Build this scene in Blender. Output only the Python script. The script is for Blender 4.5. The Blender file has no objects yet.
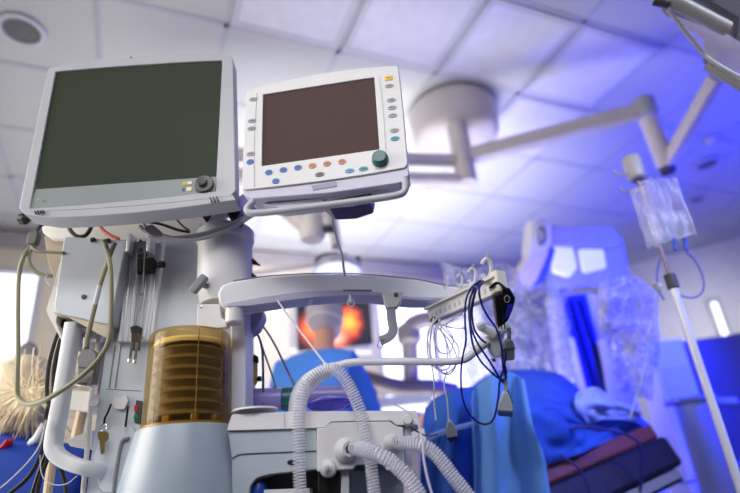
import bpy, bmesh, math, random
from mathutils import Vector as V, Matrix
from mathutils import noise
random.seed(4)
S = bpy.context.scene
COL = S.collection
# ---------------------------------------------------------------- camera
FPX = 547.0
PIT, YAW, ROL = .4244, .4247, -.0921
CAM = V((0, 0, .9))
FW = V((math.cos(PIT)*math.sin(YAW), math.cos(PIT)*math.cos(YAW), math.sin(PIT)))
r0 = V((math.cos(YAW), -math.sin(YAW), 0)); u0 = r0.cross(FW)
RX = r0*math.cos(ROL) + u0*math.sin(ROL)
UP = u0*math.cos(ROL) - r0*math.sin(ROL)
cd = bpy.data.cameras.new('camera'); cam = bpy.data.objects.new('camera', cd); COL.objects.link(cam)
cam.matrix_world = Matrix(((RX.x, UP.x, -FW.x, 0), (RX.y, UP.y, -FW.y, 0), (RX.z, UP.z, -FW.z, .9), (0, 0, 0, 1)))
cd.sensor_width = 36; cd.lens = 36*FPX/740; cd.clip_start = .02; cd.clip_end = 60
cd.dof.use_dof = True; cd.dof.focus_distance = 1.14; cd.dof.aperture_fstop = 1.5
S.camera = cam
S.view_settings.view_transform = 'Standard'; S.view_settings.look = 'None'
S.view_settings.gamma = 1; S.view_settings.exposure = 0.0
try: S.view_settings.use_curve_mapping = False
except Exception: pass

def ray(x, y): return (FW*FPX + RX*(x-370) - UP*(y-246.5))/FPX
def at(x, y, d): return CAM + ray(x, y)*d
class Plane:                       # an upright plane at a real distance, turned by yaw
    def __init__(s, D, yaw=24.33, tilt=0, anchor=None):
        a = math.radians(yaw); s.X = V((math.cos(a), -math.sin(a), 0))
        n = V((-math.sin(a), -math.cos(a), 0)); t = math.radians(tilt)
        s.N = (n*math.cos(t) + V((0, 0, 1))*math.sin(t)).normalized(); s.Z = s.N.cross(s.X).normalized()
        if s.Z.z < 0: s.Z = -s.Z
        s.O = anchor if anchor is not None else CAM + V((math.sin(YAW), math.cos(YAW), 0))*D
    def p(s, x, y, off=0):
        r = ray(x, y); O = s.O + s.N*off
        return CAM + r*((O-CAM).dot(s.N)/r.dot(s.N))
    def ps(s, pts, off=0): return [s.p(a, b, off) for a, b in pts]
def M(D): return Plane(D)

# ---------------------------------------------------------------- materials
MATS = {}
def mat(name, col, rough=.5, metal=0, var=.04, scale=12, trans=0, alpha=1, ior=1.45, emit=None, es=0, bump=0, coat=0, spec=.5, stretch=None):
    if name in MATS: return MATS[name]
    m = bpy.data.materials.new(name); m.use_nodes = True; nt = m.node_tree; b = nt.nodes['Principled BSDF']
    c = [(v/255.)**2.2 for v in col]
    tc = nt.nodes.new('ShaderNodeTexCoord'); mp = nt.nodes.new('ShaderNodeMapping'); nz = nt.nodes.new('ShaderNodeTexNoise')
    nt.links.new(tc.outputs['Object'], mp.inputs[0]); nt.links.new(mp.outputs[0], nz.inputs['Vector'])
    if stretch: mp.inputs['Scale'].default_value = stretch
    nz.inputs['Scale'].default_value = scale; nz.inputs['Detail'].default_value = 4
    cr = nt.nodes.new('ShaderNodeValToRGB'); nt.links.new(nz.outputs['Fac'], cr.inputs[0])
    cr.color_ramp.elements[0].position = .3; cr.color_ramp.elements[1].position = .7
    cr.color_ramp.elements[0].color = (*[max(0, v*(1-var)) for v in c], 1)
    cr.color_ramp.elements[1].color = (*[min(1, v*(1+var)) for v in c], 1)
    nt.links.new(cr.outputs[0], b.inputs['Base Color'])
    b.inputs['Roughness'].default_value = rough; b.inputs['Metallic'].default_value = metal
    b.inputs['Transmission Weight'].default_value = trans; b.inputs['IOR'].default_value = ior
    b.inputs['Alpha'].default_value = alpha; b.inputs['Coat Weight'].default_value = coat
    b.inputs['Specular IOR Level'].default_value = spec
    if emit:
        b.inputs['Emission Color'].default_value = (*[(v/255.)**2.2 for v in emit], 1); b.inputs['Emission Strength'].default_value = es
    if bump:
        bp = nt.nodes.new('ShaderNodeBump'); bp.inputs['Strength'].default_value = bump; bp.inputs['Distance'].default_value = .01
        nt.links.new(nz.outputs['Fac'], bp.inputs['Height']); nt.links.new(bp.outputs[0], b.inputs['Normal'])
    MATS[name] = m; return m
def clear(name, tint, opac, rough=.15, edge=None, fac=.7):
    """thin clear plastic: see-through with a glossy, slightly milky body, more solid where seen edge-on"""
    if name in MATS: return MATS[name]
    m = bpy.data.materials.new(name); m.use_nodes = True; nt = m.node_tree; N = nt.nodes
    b = N['Principled BSDF']; out = N['Material Output']
    b.inputs['Base Color'].default_value = (*[(v/255.)**2.2 for v in tint], 1); b.inputs['Roughness'].default_value = rough
    t = N.new('ShaderNodeBsdfTransparent'); t.inputs[0].default_value = (*[(v/255.)**(2.2) for v in (edge or (255, 255, 255))], 1)
    lw = N.new('ShaderNodeLayerWeight'); lw.inputs[0].default_value = .35
    nz = N.new('ShaderNodeTexNoise'); nz.inputs['Scale'].default_value = 9; nz.inputs['Detail'].default_value = 3
    tc = N.new('ShaderNodeTexCoord'); nt.links.new(tc.outputs['Object'], nz.inputs['Vector'])
    ma = N.new('ShaderNodeMath'); ma.operation = 'MULTIPLY_ADD'; ma.inputs[1].default_value = fac; ma.inputs[2].default_value = opac
    nt.links.new(lw.outputs['Facing'], ma.inputs[0])
    m2 = N.new('ShaderNodeMath'); m2.operation = 'MULTIPLY_ADD'; m2.inputs[1].default_value = opac*.5; m2.use_clamp = True
    nt.links.new(nz.outputs['Fac'], m2.inputs[0]); nt.links.new(ma.outputs[0], m2.inputs[2])
    mx = N.new('ShaderNodeMixShader'); nt.links.new(m2.outputs[0], mx.inputs[0])
    nt.links.new(t.outputs[0], mx.inputs[1]); nt.links.new(b.outputs[0], mx.inputs[2]); nt.links.new(mx.outputs[0], out.inputs['Surface'])
    MATS[name] = m; return m
WH = mat('white_plastic', (206, 207, 214), .42)
WH2 = mat('warm_white_plastic', (212, 210, 206), .45)
GP = mat('grey_plastic', (168, 172, 180), .45)
GP2 = mat('mid_grey_plastic', (120, 122, 128), .5)
DG = mat('dark_grey_plastic', (62, 62, 66), .5)
BK = mat('black_plastic', (14, 14, 16), .4)
BKR = mat('black_rubber', (10, 10, 12), .45)
AL = mat('brushed_aluminium', (205, 208, 214), .32, .85, stretch=(60, 60, 1.5), scale=20)
CH = mat('chrome', (200, 200, 205), .18, 1)
OL = mat('olive_grey_cable', (122, 120, 98), .5)
NV = mat('navy_cable', (20, 30, 105), .3)
WC = mat('white_cable', (190, 190, 200), .4)
TEAL = mat('teal_plastic', (24, 84, 92), .35)
BEI = mat('beige_enamel', (206, 198, 200), .45)
CL = clear('clear_corrugated_plastic', (222, 226, 242), .04, .06, fac=.5)
SKIN = mat('skin', (196, 142, 118), .55, bump=.05)
GOWN = mat('blue_gown_cloth', (66, 122, 206), .8, var=.12, scale=6, bump=.3)
DRAPE = mat('blue_drape_cloth', (40, 84, 190), .75, var=.12, scale=5, bump=.4)

# ---------------------------------------------------------------- object helpers
def empty(name, loc, label=None, cat=None, group=None):
    o = bpy.data.objects.new(name, None); o.empty_display_size = .05; COL.objects.link(o); o.location = loc
    if label: o['label'] = label; o['category'] = cat
    if group: o['group'] = group
    return o
def wloc(o):
    l = V(o.location)
    while o.parent: o = o.parent; l += V(o.location)
    return l
def obj(name, bm, m, parent=None, smooth=True, bevel=0, label=None, cat=None, group=None, kind=None, seg=2, angle=35, subsurf=0):
    bmesh.ops.recalc_face_normals(bm, faces=bm.faces)
    me = bpy.data.meshes.new(name)
    if parent is None:
        xs = [v.co for v in bm.verts]
        L = V(((min(v.x for v in xs)+max(v.x for v in xs))/2, (min(v.y for v in xs)+max(v.y for v in xs))/2, min(v.z for v in xs)))
    else: L = wloc(parent)
    wl = L.copy()
    if parent is not None and parent.type == 'MESH': pass
    bmesh.ops.translate(bm, verts=bm.verts, vec=-wl)
    bm.to_mesh(me); bm.free(); me.materials.append(m)
    if smooth:
        for p in me.polygons: p.use_smooth = True
        try: me.set_sharp_from_angle(angle=math.radians(angle))
        except Exception: pass
    o = bpy.data.objects.new(name, me); COL.objects.link(o)
    if parent is not None: o.parent = parent
    else: o.location = L
    if bevel:
        b = o.modifiers.new('bevel', 'BEVEL'); b.width = bevel; b.segments = seg; b.limit_method = 'ANGLE'; b.angle_limit = math.radians(30)
        b.harden_normals = False
    if subsurf:
        s = o.modifiers.new('sub', 'SUBSURF'); s.levels = subsurf; s.render_levels = subsurf
    if label: o['label'] = label; o['category'] = cat
    if group: o['group'] = group
    if kind: o['kind'] = kind
    return o
def structure(name, bm, m, **k):
    return obj(name, bm, m, kind='structure', **k)
def B(): return bmesh.new()
def prism(bm, pts, vec):
    a = [bm.verts.new(p) for p in pts]; b = [bm.verts.new(V(p)+vec) for p in pts]; n = len(pts)
    bm.faces.new(a); bm.faces.new(b[::-1])
    for i in range(n): bm.faces.new((a[i], b[i], b[(i+1) % n], a[(i+1) % n]))
    return bm
def ring_prism(bm, outer, inner, vec):
    n = len(outer); L = []
    for off in (V(), vec): L.append([[bm.verts.new(V(p)+off) for p in outer], [bm.verts.new(V(p)+off) for p in inner]])
    for i in range(n):
        j = (i+1) % n
        bm.faces.new((L[0][0][i], L[0][0][j], L[0][1][j], L[0][1][i]))
        bm.faces.new((L[1][0][i], L[1][1][i], L[1][1][j], L[1][0][j]))
        bm.faces.new((L[0][0][i], L[1][0][i], L[1][0][j], L[0][0][j]))
        bm.faces.new((L[0][1][i], L[0][1][j], L[1][1][j], L[1][1][i]))
    return bm
def box(bm, c, X, Y, Z, sx, sy, sz, taper=1):
    X = V(X).normalized(); Y = V(Y).normalized(); Z = V(Z).normalized(); c = V(c)
    vs = []
    for k in (-1, 1):
        t = taper if k > 0 else 1
        for i, j in ((-1, -1), (1, -1), (1, 1), (-1, 1)): vs.append(bm.verts.new(c + X*(i*sx/2*t) + Y*(j*sy/2*t) + Z*(k*sz/2)))
    for f in ((3, 2, 1, 0), (4, 5, 6, 7), (0, 1, 5, 4), (1, 2, 6, 5), (2, 3, 7, 6), (3, 0, 4, 7)): bm.faces.new([vs[i] for i in f])
    return bm
EX, EY, EZ = V((1, 0, 0)), V((0, 1, 0)), V((0, 0, 1))
MX = V((math.cos(YAW), -math.sin(YAW), 0)); MN = V((-math.sin(YAW), -math.cos(YAW), 0))    # the machine's own right and front
def smooth(pts, k=6):
    pts = [V(p) for p in pts]
    if len(pts) < 3: return pts
    q = [pts[0]*2-pts[1]]+pts+[pts[-1]*2-pts[-2]]; out = []
    for i in range(1, len(q)-2):
        for s in range(k):
            t = s/k; a, b, c, d = q[i-1], q[i], q[i+1], q[i+2]
            out.append(.5*((2*b)+(c-a)*t+(2*a-5*b+4*c-d)*t*t+(3*b-a-3*c+d)*t**3))
    out.append(pts[-1]); return out
def resample(pts, step):
    out = [pts[0].copy()]; acc = 0
    for a, b in zip(pts, pts[1:]):
        L = (b-a).length; 
        if L == 0: continue
        t = step-acc
        while t <= L: out.append(a.lerp(b, t/L)); t += step
        acc = L-(t-step)
    return out
def sweep(bm, pts, rad, n=8, flat=None, up=None, closed=False):
    pts = [V(p) for p in pts]; N = len(pts); rings = []; u = None
    for i, p in enumerate(pts):
        if closed: t = (pts[(i+1) % N]-pts[i-1])
        else: t = (pts[min(i+1, N-1)]-pts[max(i-1, 0)])
        t.normalize()
        if u is None:
            u = (up or (EZ if abs(t.z) < .9 else EX)); 
        elif up is not None: u = up
        u = (u-t*u.dot(t)); 
        u = u.normalized() if u.length > 1e-6 else t.orthogonal().normalized()
        w = t.cross(u); r = rad(i) if callable(rad) else (rad[i] if isinstance(rad, list) else rad)
        rr = []
        for k in range(n):
            a = 2*math.pi*k/n; x, y = math.cos(a), math.sin(a)
            if flat:
                e = .5; x = math.copysign(abs(x)**e, x); y = math.copysign(abs(y)**e, y)
                rr.append(bm.verts.new(p+u*(x*flat[0])*(r)+w*(y*flat[1])*(r)))
            else: rr.append(bm.verts.new(p+u*(x*r)+w*(y*r)))
        rings.append(rr)
    m = N if closed else N-1
    for i in range(m):
        a, b = rings[i], rings[(i+1) % N]
        for k in range(n): bm.faces.new((a[k], a[(k+1) % n], b[(k+1) % n], b[k]))
    if not closed: bm.faces.new(rings[0][::-1]); bm.faces.new(rings[-1])
    return bm
def tube(name, pts, r, m, parent=None, n=8, k=6, **kw):
    return obj(name, sweep(B(), smooth(pts, k), r, n), m, parent, **kw)
def helix(path, r, pitch, w):
    pts = resample(path, pitch/10); out = []; u = None
    for i in range(len(pts)):
        t = (pts[min(i+1, len(pts)-1)]-pts[max(i-1, 0)]).normalized(); u = (EX if u is None else u); u = (u-t*u.dot(t)).normalized(); a = i*math.pi*2/10
        out.append(pts[i]+(u*math.cos(a)+t.cross(u)*math.sin(a))*r)
    return sweep(B(), out, w, 4)
def lathe(bm, c, prof, axis=EZ, n=32, X=None, arc=None, close=True):
    """prof: (radius, height along axis)"""
    axis = V(axis).normalized(); X = (V(X) if X else axis.orthogonal()); X = (X-axis*X.dot(axis)).normalized(); Y = axis.cross(X); c = V(c)
    rings = []
    for r, h in prof:
        if r < 1e-6: rings.append([bm.verts.new(c+axis*h)])
        else: rings.append([bm.verts.new(c+axis*h+(X*math.cos(2*math.pi*k/n)+Y*math.sin(2*math.pi*k/n))*r) for k in range(n)])
    for a, b in zip(rings, rings[1:]):
        for k in range(n):
            j = (k+1) % n
            if len(a) == 1 and len(b) == 1: continue
            if len(a) == 1: bm.faces.new((a[0], b[k], b[j]))
            elif len(b) == 1: bm.faces.new((a[k], a[j], b[0]))
            else: bm.faces.new((a[k], a[j], b[j], b[k]))
    if close:
        if len(rings[0]) > 1: bm.faces.new(rings[0][::-1])
        if len(rings[-1]) > 1: bm.faces.new(rings[-1])
    return bm
def ellips(bm, c, X, Y, Z, a, b, d, n=16, m=10):
    X, Y, Z = V(X).normalized(), V(Y).normalized(), V(Z).normalized(); c = V(c); rings = []
    for i in range(m+1):
        th = math.pi*i/m; s, co = math.sin(th), math.cos(th)
        if i in (0, m): rings.append([bm.verts.new(c+Z*(co*d))])
        else: rings.append([bm.verts.new(c+Z*(co*d)+X*(a*s*math.cos(2*math.pi*k/n))+Y*(b*s*math.sin(2*math.pi*k/n))) for k in range(n)])
    for p, q in zip(rings, rings[1:]):
        for k in range(n):
            j = (k+1) % n
            if len(p) == 1: bm.faces.new((p[0], q[k], q[j]))
            elif len(q) == 1: bm.faces.new((p[k], p[j], q[0]))
            else: bm.faces.new((p[k], p[j], q[j], q[k]))
    return bm
def rpoly(pts, r, k=4):
    """round the corners of a 2-D outline"""
    out = []; n = len(pts)
    for i in range(n):
        p = V((*pts[i], 0)); a = V((*pts[i-1], 0)); b = V((*pts[(i+1) % n], 0))
        rr = r[i] if isinstance(r, (list, tuple)) else r
        da = (a-p); db = (b-p); ra = min(rr, da.length*.45); rb = min(rr, db.length*.45)
        A = p+da.normalized()*ra; Bq = p+db.normalized()*rb
        for s in range(k+1):
            t = s/k; q = A*(1-t)**2+p*2*t*(1-t)+Bq*t*t; out.append((q.x, q.y))
    return out
def slab(name, pl, outline, t, m, parent, off=0, r=0, bevel=.002, **kw):
    """an outline standing on plane pl (front face), t metres deep behind it"""
    o2 = rpoly(outline, r) if r else outline
    return obj(name, prism(B(), pl.ps(o2, off), -pl.N*t), m, parent, bevel=bevel, **kw)
def copy_tree(o, parent=None):
    c = o.copy(); COL.objects.link(c); c.parent = parent
    for ch in list(o.children): copy_tree(ch, c)
    return c
# ================================================================ THE ROOM
H = 3.12; T = .6; GU = .5406*T; GV = 1.53*T
XL, XR, YB, YF = -2.0, 6.0, 4.8, -2.6
wallm = mat('painted_wall', (226, 214, 190), .7, bump=.05)
wallr = mat('painted_side_wall', (226, 226, 222), .6)
fl = mat('vinyl_floor', (84, 92, 112), .35, var=.1)
ceilm = mat('ceiling_tile_white', (203, 205, 202), .75, var=.02, scale=3)
gridm = mat('ceiling_grid_bar', (188, 189, 198), .5)
structure('floor', box(B(), ((XL+XR)/2, (YB+YF)/2, -.05), EX, EY, EZ, XR-XL+.4, YB-YF+.4, .1), fl)
structure('ceiling', box(B(), ((XL+XR)/2, (YB+YF)/2, H+.06), EX, EY, EZ, XR-XL+.4, YB-YF+.4, .1), ceilm)
bm = B()
i = math.floor((XL+GU)/T)
x = (i)*T-GU
while x < XR:
    if x > XL: box(bm, (x, (YB+YF)/2, H+.008), EX, EY, EZ, .026, YB-YF, .006)
    x += T
y = GV+2*T
while y > YF: y -= T
y += T
while y < YB:
    box(bm, ((XL+XR)/2, y, H+.0085), EX, EY, EZ, XR-XL, .026, .007); y += T
structure('trim_1', bm, gridm, smooth=False)
# walls; the back wall is pierced by three windows
def wx(px, py):                    # a pixel on the back wall
    r = ray(px, py); return CAM+r*((YB-CAM.y)/r.y)
wins = []
for k, (a, b, c, d) in enumerate([(-70, 258, 24, 400), (252, 292, 290, 420), (372, 292, 505, 425)]):
    p = wx(a, b); q = wx(c, d); wins.append((p.x, max(q.z, .7), q.x, min(p.z, 2.8)))
CX = 5.0
xs = [XL-.1]
bm = B(); t = .12
edges = [XL-.1]
for w in wins: edges += [w[0], w[2]]
edges.append(CX)
for k in range(0, len(edges), 2): box(bm, ((edges[k]+edges[k+1])/2, YB+t/2, H/2), EX, EY, EZ, edges[k+1]-edges[k], t, H+.02)
for w in wins:
    box(bm, ((w[0]+w[2])/2, YB+t/2, w[1]/2), EX, EY, EZ, w[2]-w[0], t, w[1])
    box(bm, ((w[0]+w[2])/2, YB+t/2, (w[3]+H)/2), EX, EY, EZ, w[2]-w[0], t, H-w[3])
structure('wall_back', bm, wallm, smooth=False)
structure('wall_left', box(B(), (XL-.06, (YB+YF)/2, H/2), EX, EY, EZ, .12, YB-YF+.2, H+.02), wallm, smooth=False)
structure('wall_front', box(B(), ((XL+XR)/2, YF-.06, H/2), EX, EY, EZ, XR-XL, .12, H+.02), wallm, smooth=False)
structure('wall_right', box(B(), (XR+.06, (3.4+YF)/2, H/2), EX, EY, EZ, .12, 3.4-YF, H+.02), wallr, smooth=False)
dv = V((XR-CX, 3.4-YB, 0)); mid = V(((XR+CX)/2, (3.4+YB)/2, H/2)); nn = V((-dv.y, dv.x, 0)).normalized()
structure('wall_corner', box(B(), mid+nn*.06, dv, nn, EZ, dv.length+.05, .12, H+.02), wallr, smooth=False)
paneM = mat('daylight_pane', (235, 240, 255), .3, emit=(238, 242, 255), es=1.8)
frameM = mat('window_frame_white', (205, 203, 205), .5)
for k, w in enumerate(wins):
    o = structure('window_%d' % (k+1), ring_prism(B(), [V((w[0], YB-.02, w[1])), V((w[2], YB-.02, w[1])), V((w[2], YB-.02, w[3])), V((w[0], YB-.02, w[3]))],
        [V((w[0]+.05, YB-.02, w[1]+.05)), V((w[2]-.05, YB-.02, w[1]+.05)), V((w[2]-.05, YB-.02, w[3]-.05)), V((w[0]+.05, YB-.02, w[3]-.05))], V((0, .1, 0))), frameM, smooth=False)
    obj('pane', box(B(), ((w[0]+w[2])/2, YB+.05, (w[1]+w[3])/2), EX, EY, EZ, w[2]-w[0]-.08, .01, w[3]-w[1]-.08), paneM, o)
    if k == 2: obj('mullion', box(B(), ((w[0]+w[2])/2, YB+.02, (w[1]+w[3])/2), EX, EY, EZ, .05, .05, w[3]-w[1]-.08), frameM, o)
structure('trim_2', box(B(), ((XL+CX)/2, YB-.02, H-.09), EX, EY, EZ, CX-XL, .04, .12), mat('cornice_paint', (176, 170, 168), .6), smooth=False)
# ceiling light panels in the grid
panM = mat('ceiling_panel_diffuser', (222, 222, 230), .5, emit=(236, 232, 255), es=.02)
for j, cells in ((1, (1, 2, 3, 4)), (2, (4,))):
    for c in cells:
        x0 = c*T-GU; y0 = GV+j*T
        nm = {(1, 1): 'furthest left of the row above the small display', (1, 2): 'above the small display, second in its row', (1, 3): 'top centre, third in its row above the round ceiling mount',
              (1, 4): 'beside the long support arm, last in its row', (2, 4): 'set one row back, crossed by the support arm'}[(j, c)]
        e = empty('ceiling_light', (x0+T/2, y0+T/2, H-.02), 'square ceiling light panel, '+nm, 'ceiling light')
        obj('frame', ring_prism(B(), [V((x0+.016, y0+.016, H-.004)), V((x0+T-.016, y0+.016, H-.004)), V((x0+T-.016, y0+T-.016, H-.004)), V((x0+.016, y0+T-.016, H-.004))],
            [V((x0+.05, y0+.05, H-.004)), V((x0+T-.05, y0+.05, H-.004)), V((x0+T-.05, y0+T-.05, H-.004)), V((x0+.05, y0+T-.05, H-.004))], V((0, 0, .014))), WH, e, smooth=False)
        obj('diffuser', box(B(), (x0+T/2, y0+T/2, H+.001), EX, EY, EZ, T-.1, T-.1, .006), panM, e)
# round ceiling speakers and detector
def ceil(px, py, z=H): r = ray(px, py); return CAM+r*((z-CAM.z)/r.z)
grille = mat('speaker_grille', (112, 112, 114), .7, scale=160, var=.3)
for px, py, r, lab in ((22, 30, .105, 'round ceiling speaker with grey grille at top left of the ceiling'), (707, 164, .10, 'larger of two round ceiling speakers in the blue light above the drip bag'),
                       (697, 199, .075, 'round ceiling vent disc in the blue light, just right of the drip bag')):
    c = ceil(px, py); e = empty('ceiling_speaker', c-V((0, 0, .012)), lab, 'speaker')
    bm = B(); lathe(bm, c-V((0, 0, .012)), [(r*.78, .012), (r*.80, 0), (r, .004), (r*1.02, .012)], n=40, close=False); obj('rim', bm, WH, e)
    obj('grille', lathe(B(), c-V((0, 0, .006)), [(0, -.004), (r*.5, -.002), (r*.8, .004), (r*.8, .006)], n=40), grille, e)
c = ceil(712, 139); obj('smoke_detector', lathe(B(), c-V((0, 0, .04)), [(0, 0), (.03, .003), (.045, .02), (.055, .04)], n=28), WH, label='small round smoke detector in the blue-lit ceiling', cat='smoke detector')
# wall light strip
r = ray(712, 303); pA = CAM+r*4.9; pB = CAM+ray(729, 341)*4.9
wp0 = V((CX, YB, 0))-nn*.03
if nn.dot(wp0-CAM) < 0: nn = -nn
t1 = (wp0-CAM).dot(nn)/ray(712, 303).dot(nn); t2 = (wp0-CAM).dot(nn)/ray(729, 341).dot(nn)
pA = CAM+ray(712, 303)*t1; pB = CAM+ray(729, 341)*t2; wu = nn.cross(EZ)
e = empty('wall_light', V((pA.x, pA.y, min(pA.z, pB.z))), 'narrow lit strip lamp upright on the grey right wall', 'lamp')
mz = (pA+pB)/2; hl = abs(pA.z-pB.z)
obj('housing', box(B(), mz, nn, wu, EZ, .035, .13, hl+.1), GP, e, bevel=.005)
obj('lamp_tube', box(B(), mz-nn*.025, nn, wu, EZ, .02, .06, hl), mat('lit_tube', (255, 255, 255), .3, emit=(240, 240, 255), es=1.2), e, bevel=.004)

# ================================================================ CEILING PENDANT WITH ARMS
c = ceil(452, 112)
pend = empty('ceiling_pendant', c, 'beige ceiling mount with drop tube and long jointed arms under the ceiling grid', 'ceiling pendant')
obj('mount_cover', lathe(B(), c-V((0, 0, .16)), [(.12, -.11), (.20, -.10), (.255, -.07), (.275, -.02), (.285, .16)], n=20, X=V((.9, .4, 0))), BEI, pend, bevel=.02, seg=3)
zc = H-.26
tb = at(461, 186, (ray(456, 128).dot(FW)))  # placeholder for direction only
def vdrop(px, py, base):           # point straight below/above base at image row py
    lo, hi = -3., 3.
    for _ in range(60):
        m_ = (lo+hi)/2; q = base+V((0, 0, m_)); w_ = q-CAM
        yy = 246.5-FPX*w_.dot(UP)/w_.dot(FW)
        if yy > py: lo = m_
        else: hi = m_
    return base+V((0, 0, lo))
def on_z(px, py, z): r = ray(px, py); return CAM+r*((z-CAM.z)/r.z)
top = on_z(457, 128, zc); bot = vdrop(0, 184, top)
obj('drop_tube', sweep(B(), [top+V((0, 0, .02)), bot], .062, 24), BEI, pend, bevel=.006)
zA = top.lerp(bot, .55).z
jo = on_z(645, 110, zA+.12)
obj('support_arm', sweep(B(), [V((top.x, top.y, zA)), V((jo.x, jo.y, zA+.12))], .048, 14, flat=(1, .9)), BEI, pend)
obj('elbow_joint', lathe(B(), jo-V((0, 0, .05)), [(.055, 0), (.065, .02), (.065, .11), (.04, .13)], n=20), GP, pend)
j2 = vdrop(0, 163, jo)
obj('elbow_tube', sweep(B(), [jo, at(666, 165, (jo-CAM).dot(FW)+.02)], .05, 16), BEI, pend)
j2 = at(666, 165, (jo-CAM).dot(FW)+.02); j3 = at(716, 78, (jo-CAM).dot(FW)-.35)
obj('support_arm', sweep(B(), [j2, j3], .042, 12, flat=(1, .8)), BEI, pend)
obj('end_cap', lathe(B(), j2-V((0, 0, .03)), [(.0, -.03), (.04, -.02), (.045, .0), (.045, .05), (0, .06)], n=18), DG, pend)
la = on_z(385, 192, zA-.02); 
for dz in (.0, -.13):
    obj('support_arm', sweep(B(), [V((top.x, top.y, zA+dz-.02)), V((top.x-1.5, top.y+.28, zA+dz-.05))], .04, 12), BEI, pend)
# lamp head, upper right
dL = 1.45
pm = [at(*q, dL) for q in ((672, -26), (786, 52), (800, 40), (694, -50))]
lamp = empty('surgical_lamp', at(700, 20, dL), 'grey surgical lamp head with handle bars in the top right corner', 'surgical lamp')
LP = lambda x, y, o=0: at(x, y, dL+o)
obj('lamp_housing', prism(B(), [LP(690, -8), LP(735, 20), LP(732, 47, .03), LP(760, 62, .05), LP(800, 20), LP(760, -50), LP(680, -50)], UP*.0+FW*.14), mat('lamp_dark_grey', (92, 92, 100), .4), lamp, bevel=.01)
obj('handle', sweep(B(), smooth([LP(668, -2, -.05), LP(672, 0, -.05), LP(727, 29, -.05)], 4), .019, 16), mat('lamp_grey', (150, 148, 150), .4), lamp)
obj('handle_end', sweep(B(), [LP(654, 0, -.04), LP(670, 3, -.05)], .014, 14), DG, lamp)
obj('rail', sweep(B(), smooth([LP(668, 10, -.05), LP(690, 38, -.03), LP(708, 58, -.02), LP(745, 80, -.05), LP(760, 90, -.05)], 5), .005, 10), GP, lamp)
obj('glass_panel', prism(B(), [LP(676, 16, 0), LP(707, 54, 0), LP(745, 76, 0), LP(752, 50, 0), LP(728, 34, 0)], FW*.006), clear('lamp_glass', (205, 190, 225), .18), lamp)
obj('handle', sweep(B(), [LP(707, 64, 0), LP(746, 88, -.03)], .015, 14), mat('lamp_grey', (1, 1, 1)), lamp)
# second pendant arm seen under the small display
q1 = at(286, 204, 2.6); q2 = at(312, 229, 2.6)
e = empty('jointed_ceiling_arm', q2, 'pale jointed ceiling arm below the small display, far behind it', 'ceiling arm')
obj('arm', sweep(B(), [at(262, 188, 2.7), q2], .05, 12), BEI, e)
obj('joint', lathe(B(), q2-V((0, 0, .06)), [(.05, 0), (.06, .02), (.06, .12), (.04, .13)], n=18), BEI, e)
for a in (311, 327):
    obj('upright', sweep(B(), [at(a, 228, 2.6), vdrop(0, 150, at(a, 228, 2.6))], .035, 12), BEI, e)
    obj('foot_cap', sweep(B(), [at(a, 227, 2.6), at(a+1, 233, 2.6)], .037, 12), DG, e)
# surgical lamp over the operating area
lc = at(338, 270, 3.0)
e = empty('operating_lamp', lc, 'domed purple-grey operating lamp with dark clamps, behind the long white arm', 'surgical lamp')
obj('dome', lathe(B(), lc, [(.13, -.02), (.14, .0), (.12, .03), (.06, .05), (0, .055)], axis=V((.1, .1, 1)), n=36), mat('lamp_violet_grey', (168, 165, 190), .4), e)
obj('lens', lathe(B(), lc, [(0, -.03), (.1, -.028), (.125, -.02)], axis=V((.1, .1, 1)), n=36, close=False), mat('lamp_lens', (215, 225, 250), .2), e)
sw = [lc+V((math.cos(a)*.11, math.sin(a)*.02, .03+.06*math.sin(a))) for a in [math.pi*k/10 for k in range(11)]]
obj('yoke', sweep(B(), sw, .025, 10), DG, e)
for s in (-1, 1): obj('clamp', box(B(), lc+V((s*.11*.9, -s*.04, .03)), EX, EY, EZ, .04, .04, .08), DG, e, bevel=.01)
obj('arm', sweep(B(), [lc+V((0, 0, .14)), lc+V((.02, .1, .5)), V((lc.x+.02, lc.y+.1, H))], .03, 12), BEI, e)
obj('stay', sweep(B(), [lc+V((-.1, 0, .02)), lc+V((-.75, .25, -.03))], .02, 8), BEI, e)
# ================================================================ ANAESTHESIA MACHINE
body = mat('machine_body', (184, 192, 204), .4)
body2 = mat('machine_cone_grey', (148, 162, 178), .34)
bx = V(M(1.12).p(188, 385)); bx.z = 0
mach = empty('anesthesia_machine', bx, 'grey-white anesthesia machine with amber bellows dome, grab rail and white worktop', 'anesthesia machine')
P = M(1.2)
# centre panel (upright front body), down to the floor
slab('front_panel', P, [(129, 238), (246, 238), (246, 493), (247, 1200), (5, 1200), (86, 493), (93, 442), (107, 340)], .07, body, mach, r=3)
Pt = M(1.215)
slab('upper_housing', Pt, [(42, 216), (200, 214), (200, 243), (50, 238), (42, 232)], .18, WH2, mach, r=3, bevel=.003)
slab('recess_panel', M(1.235), [(44, 236), (72, 236), (66, 300), (56, 284), (48, 262)], .1, mat('shadowed_tan', (150, 138, 122), .6), mach)
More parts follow.
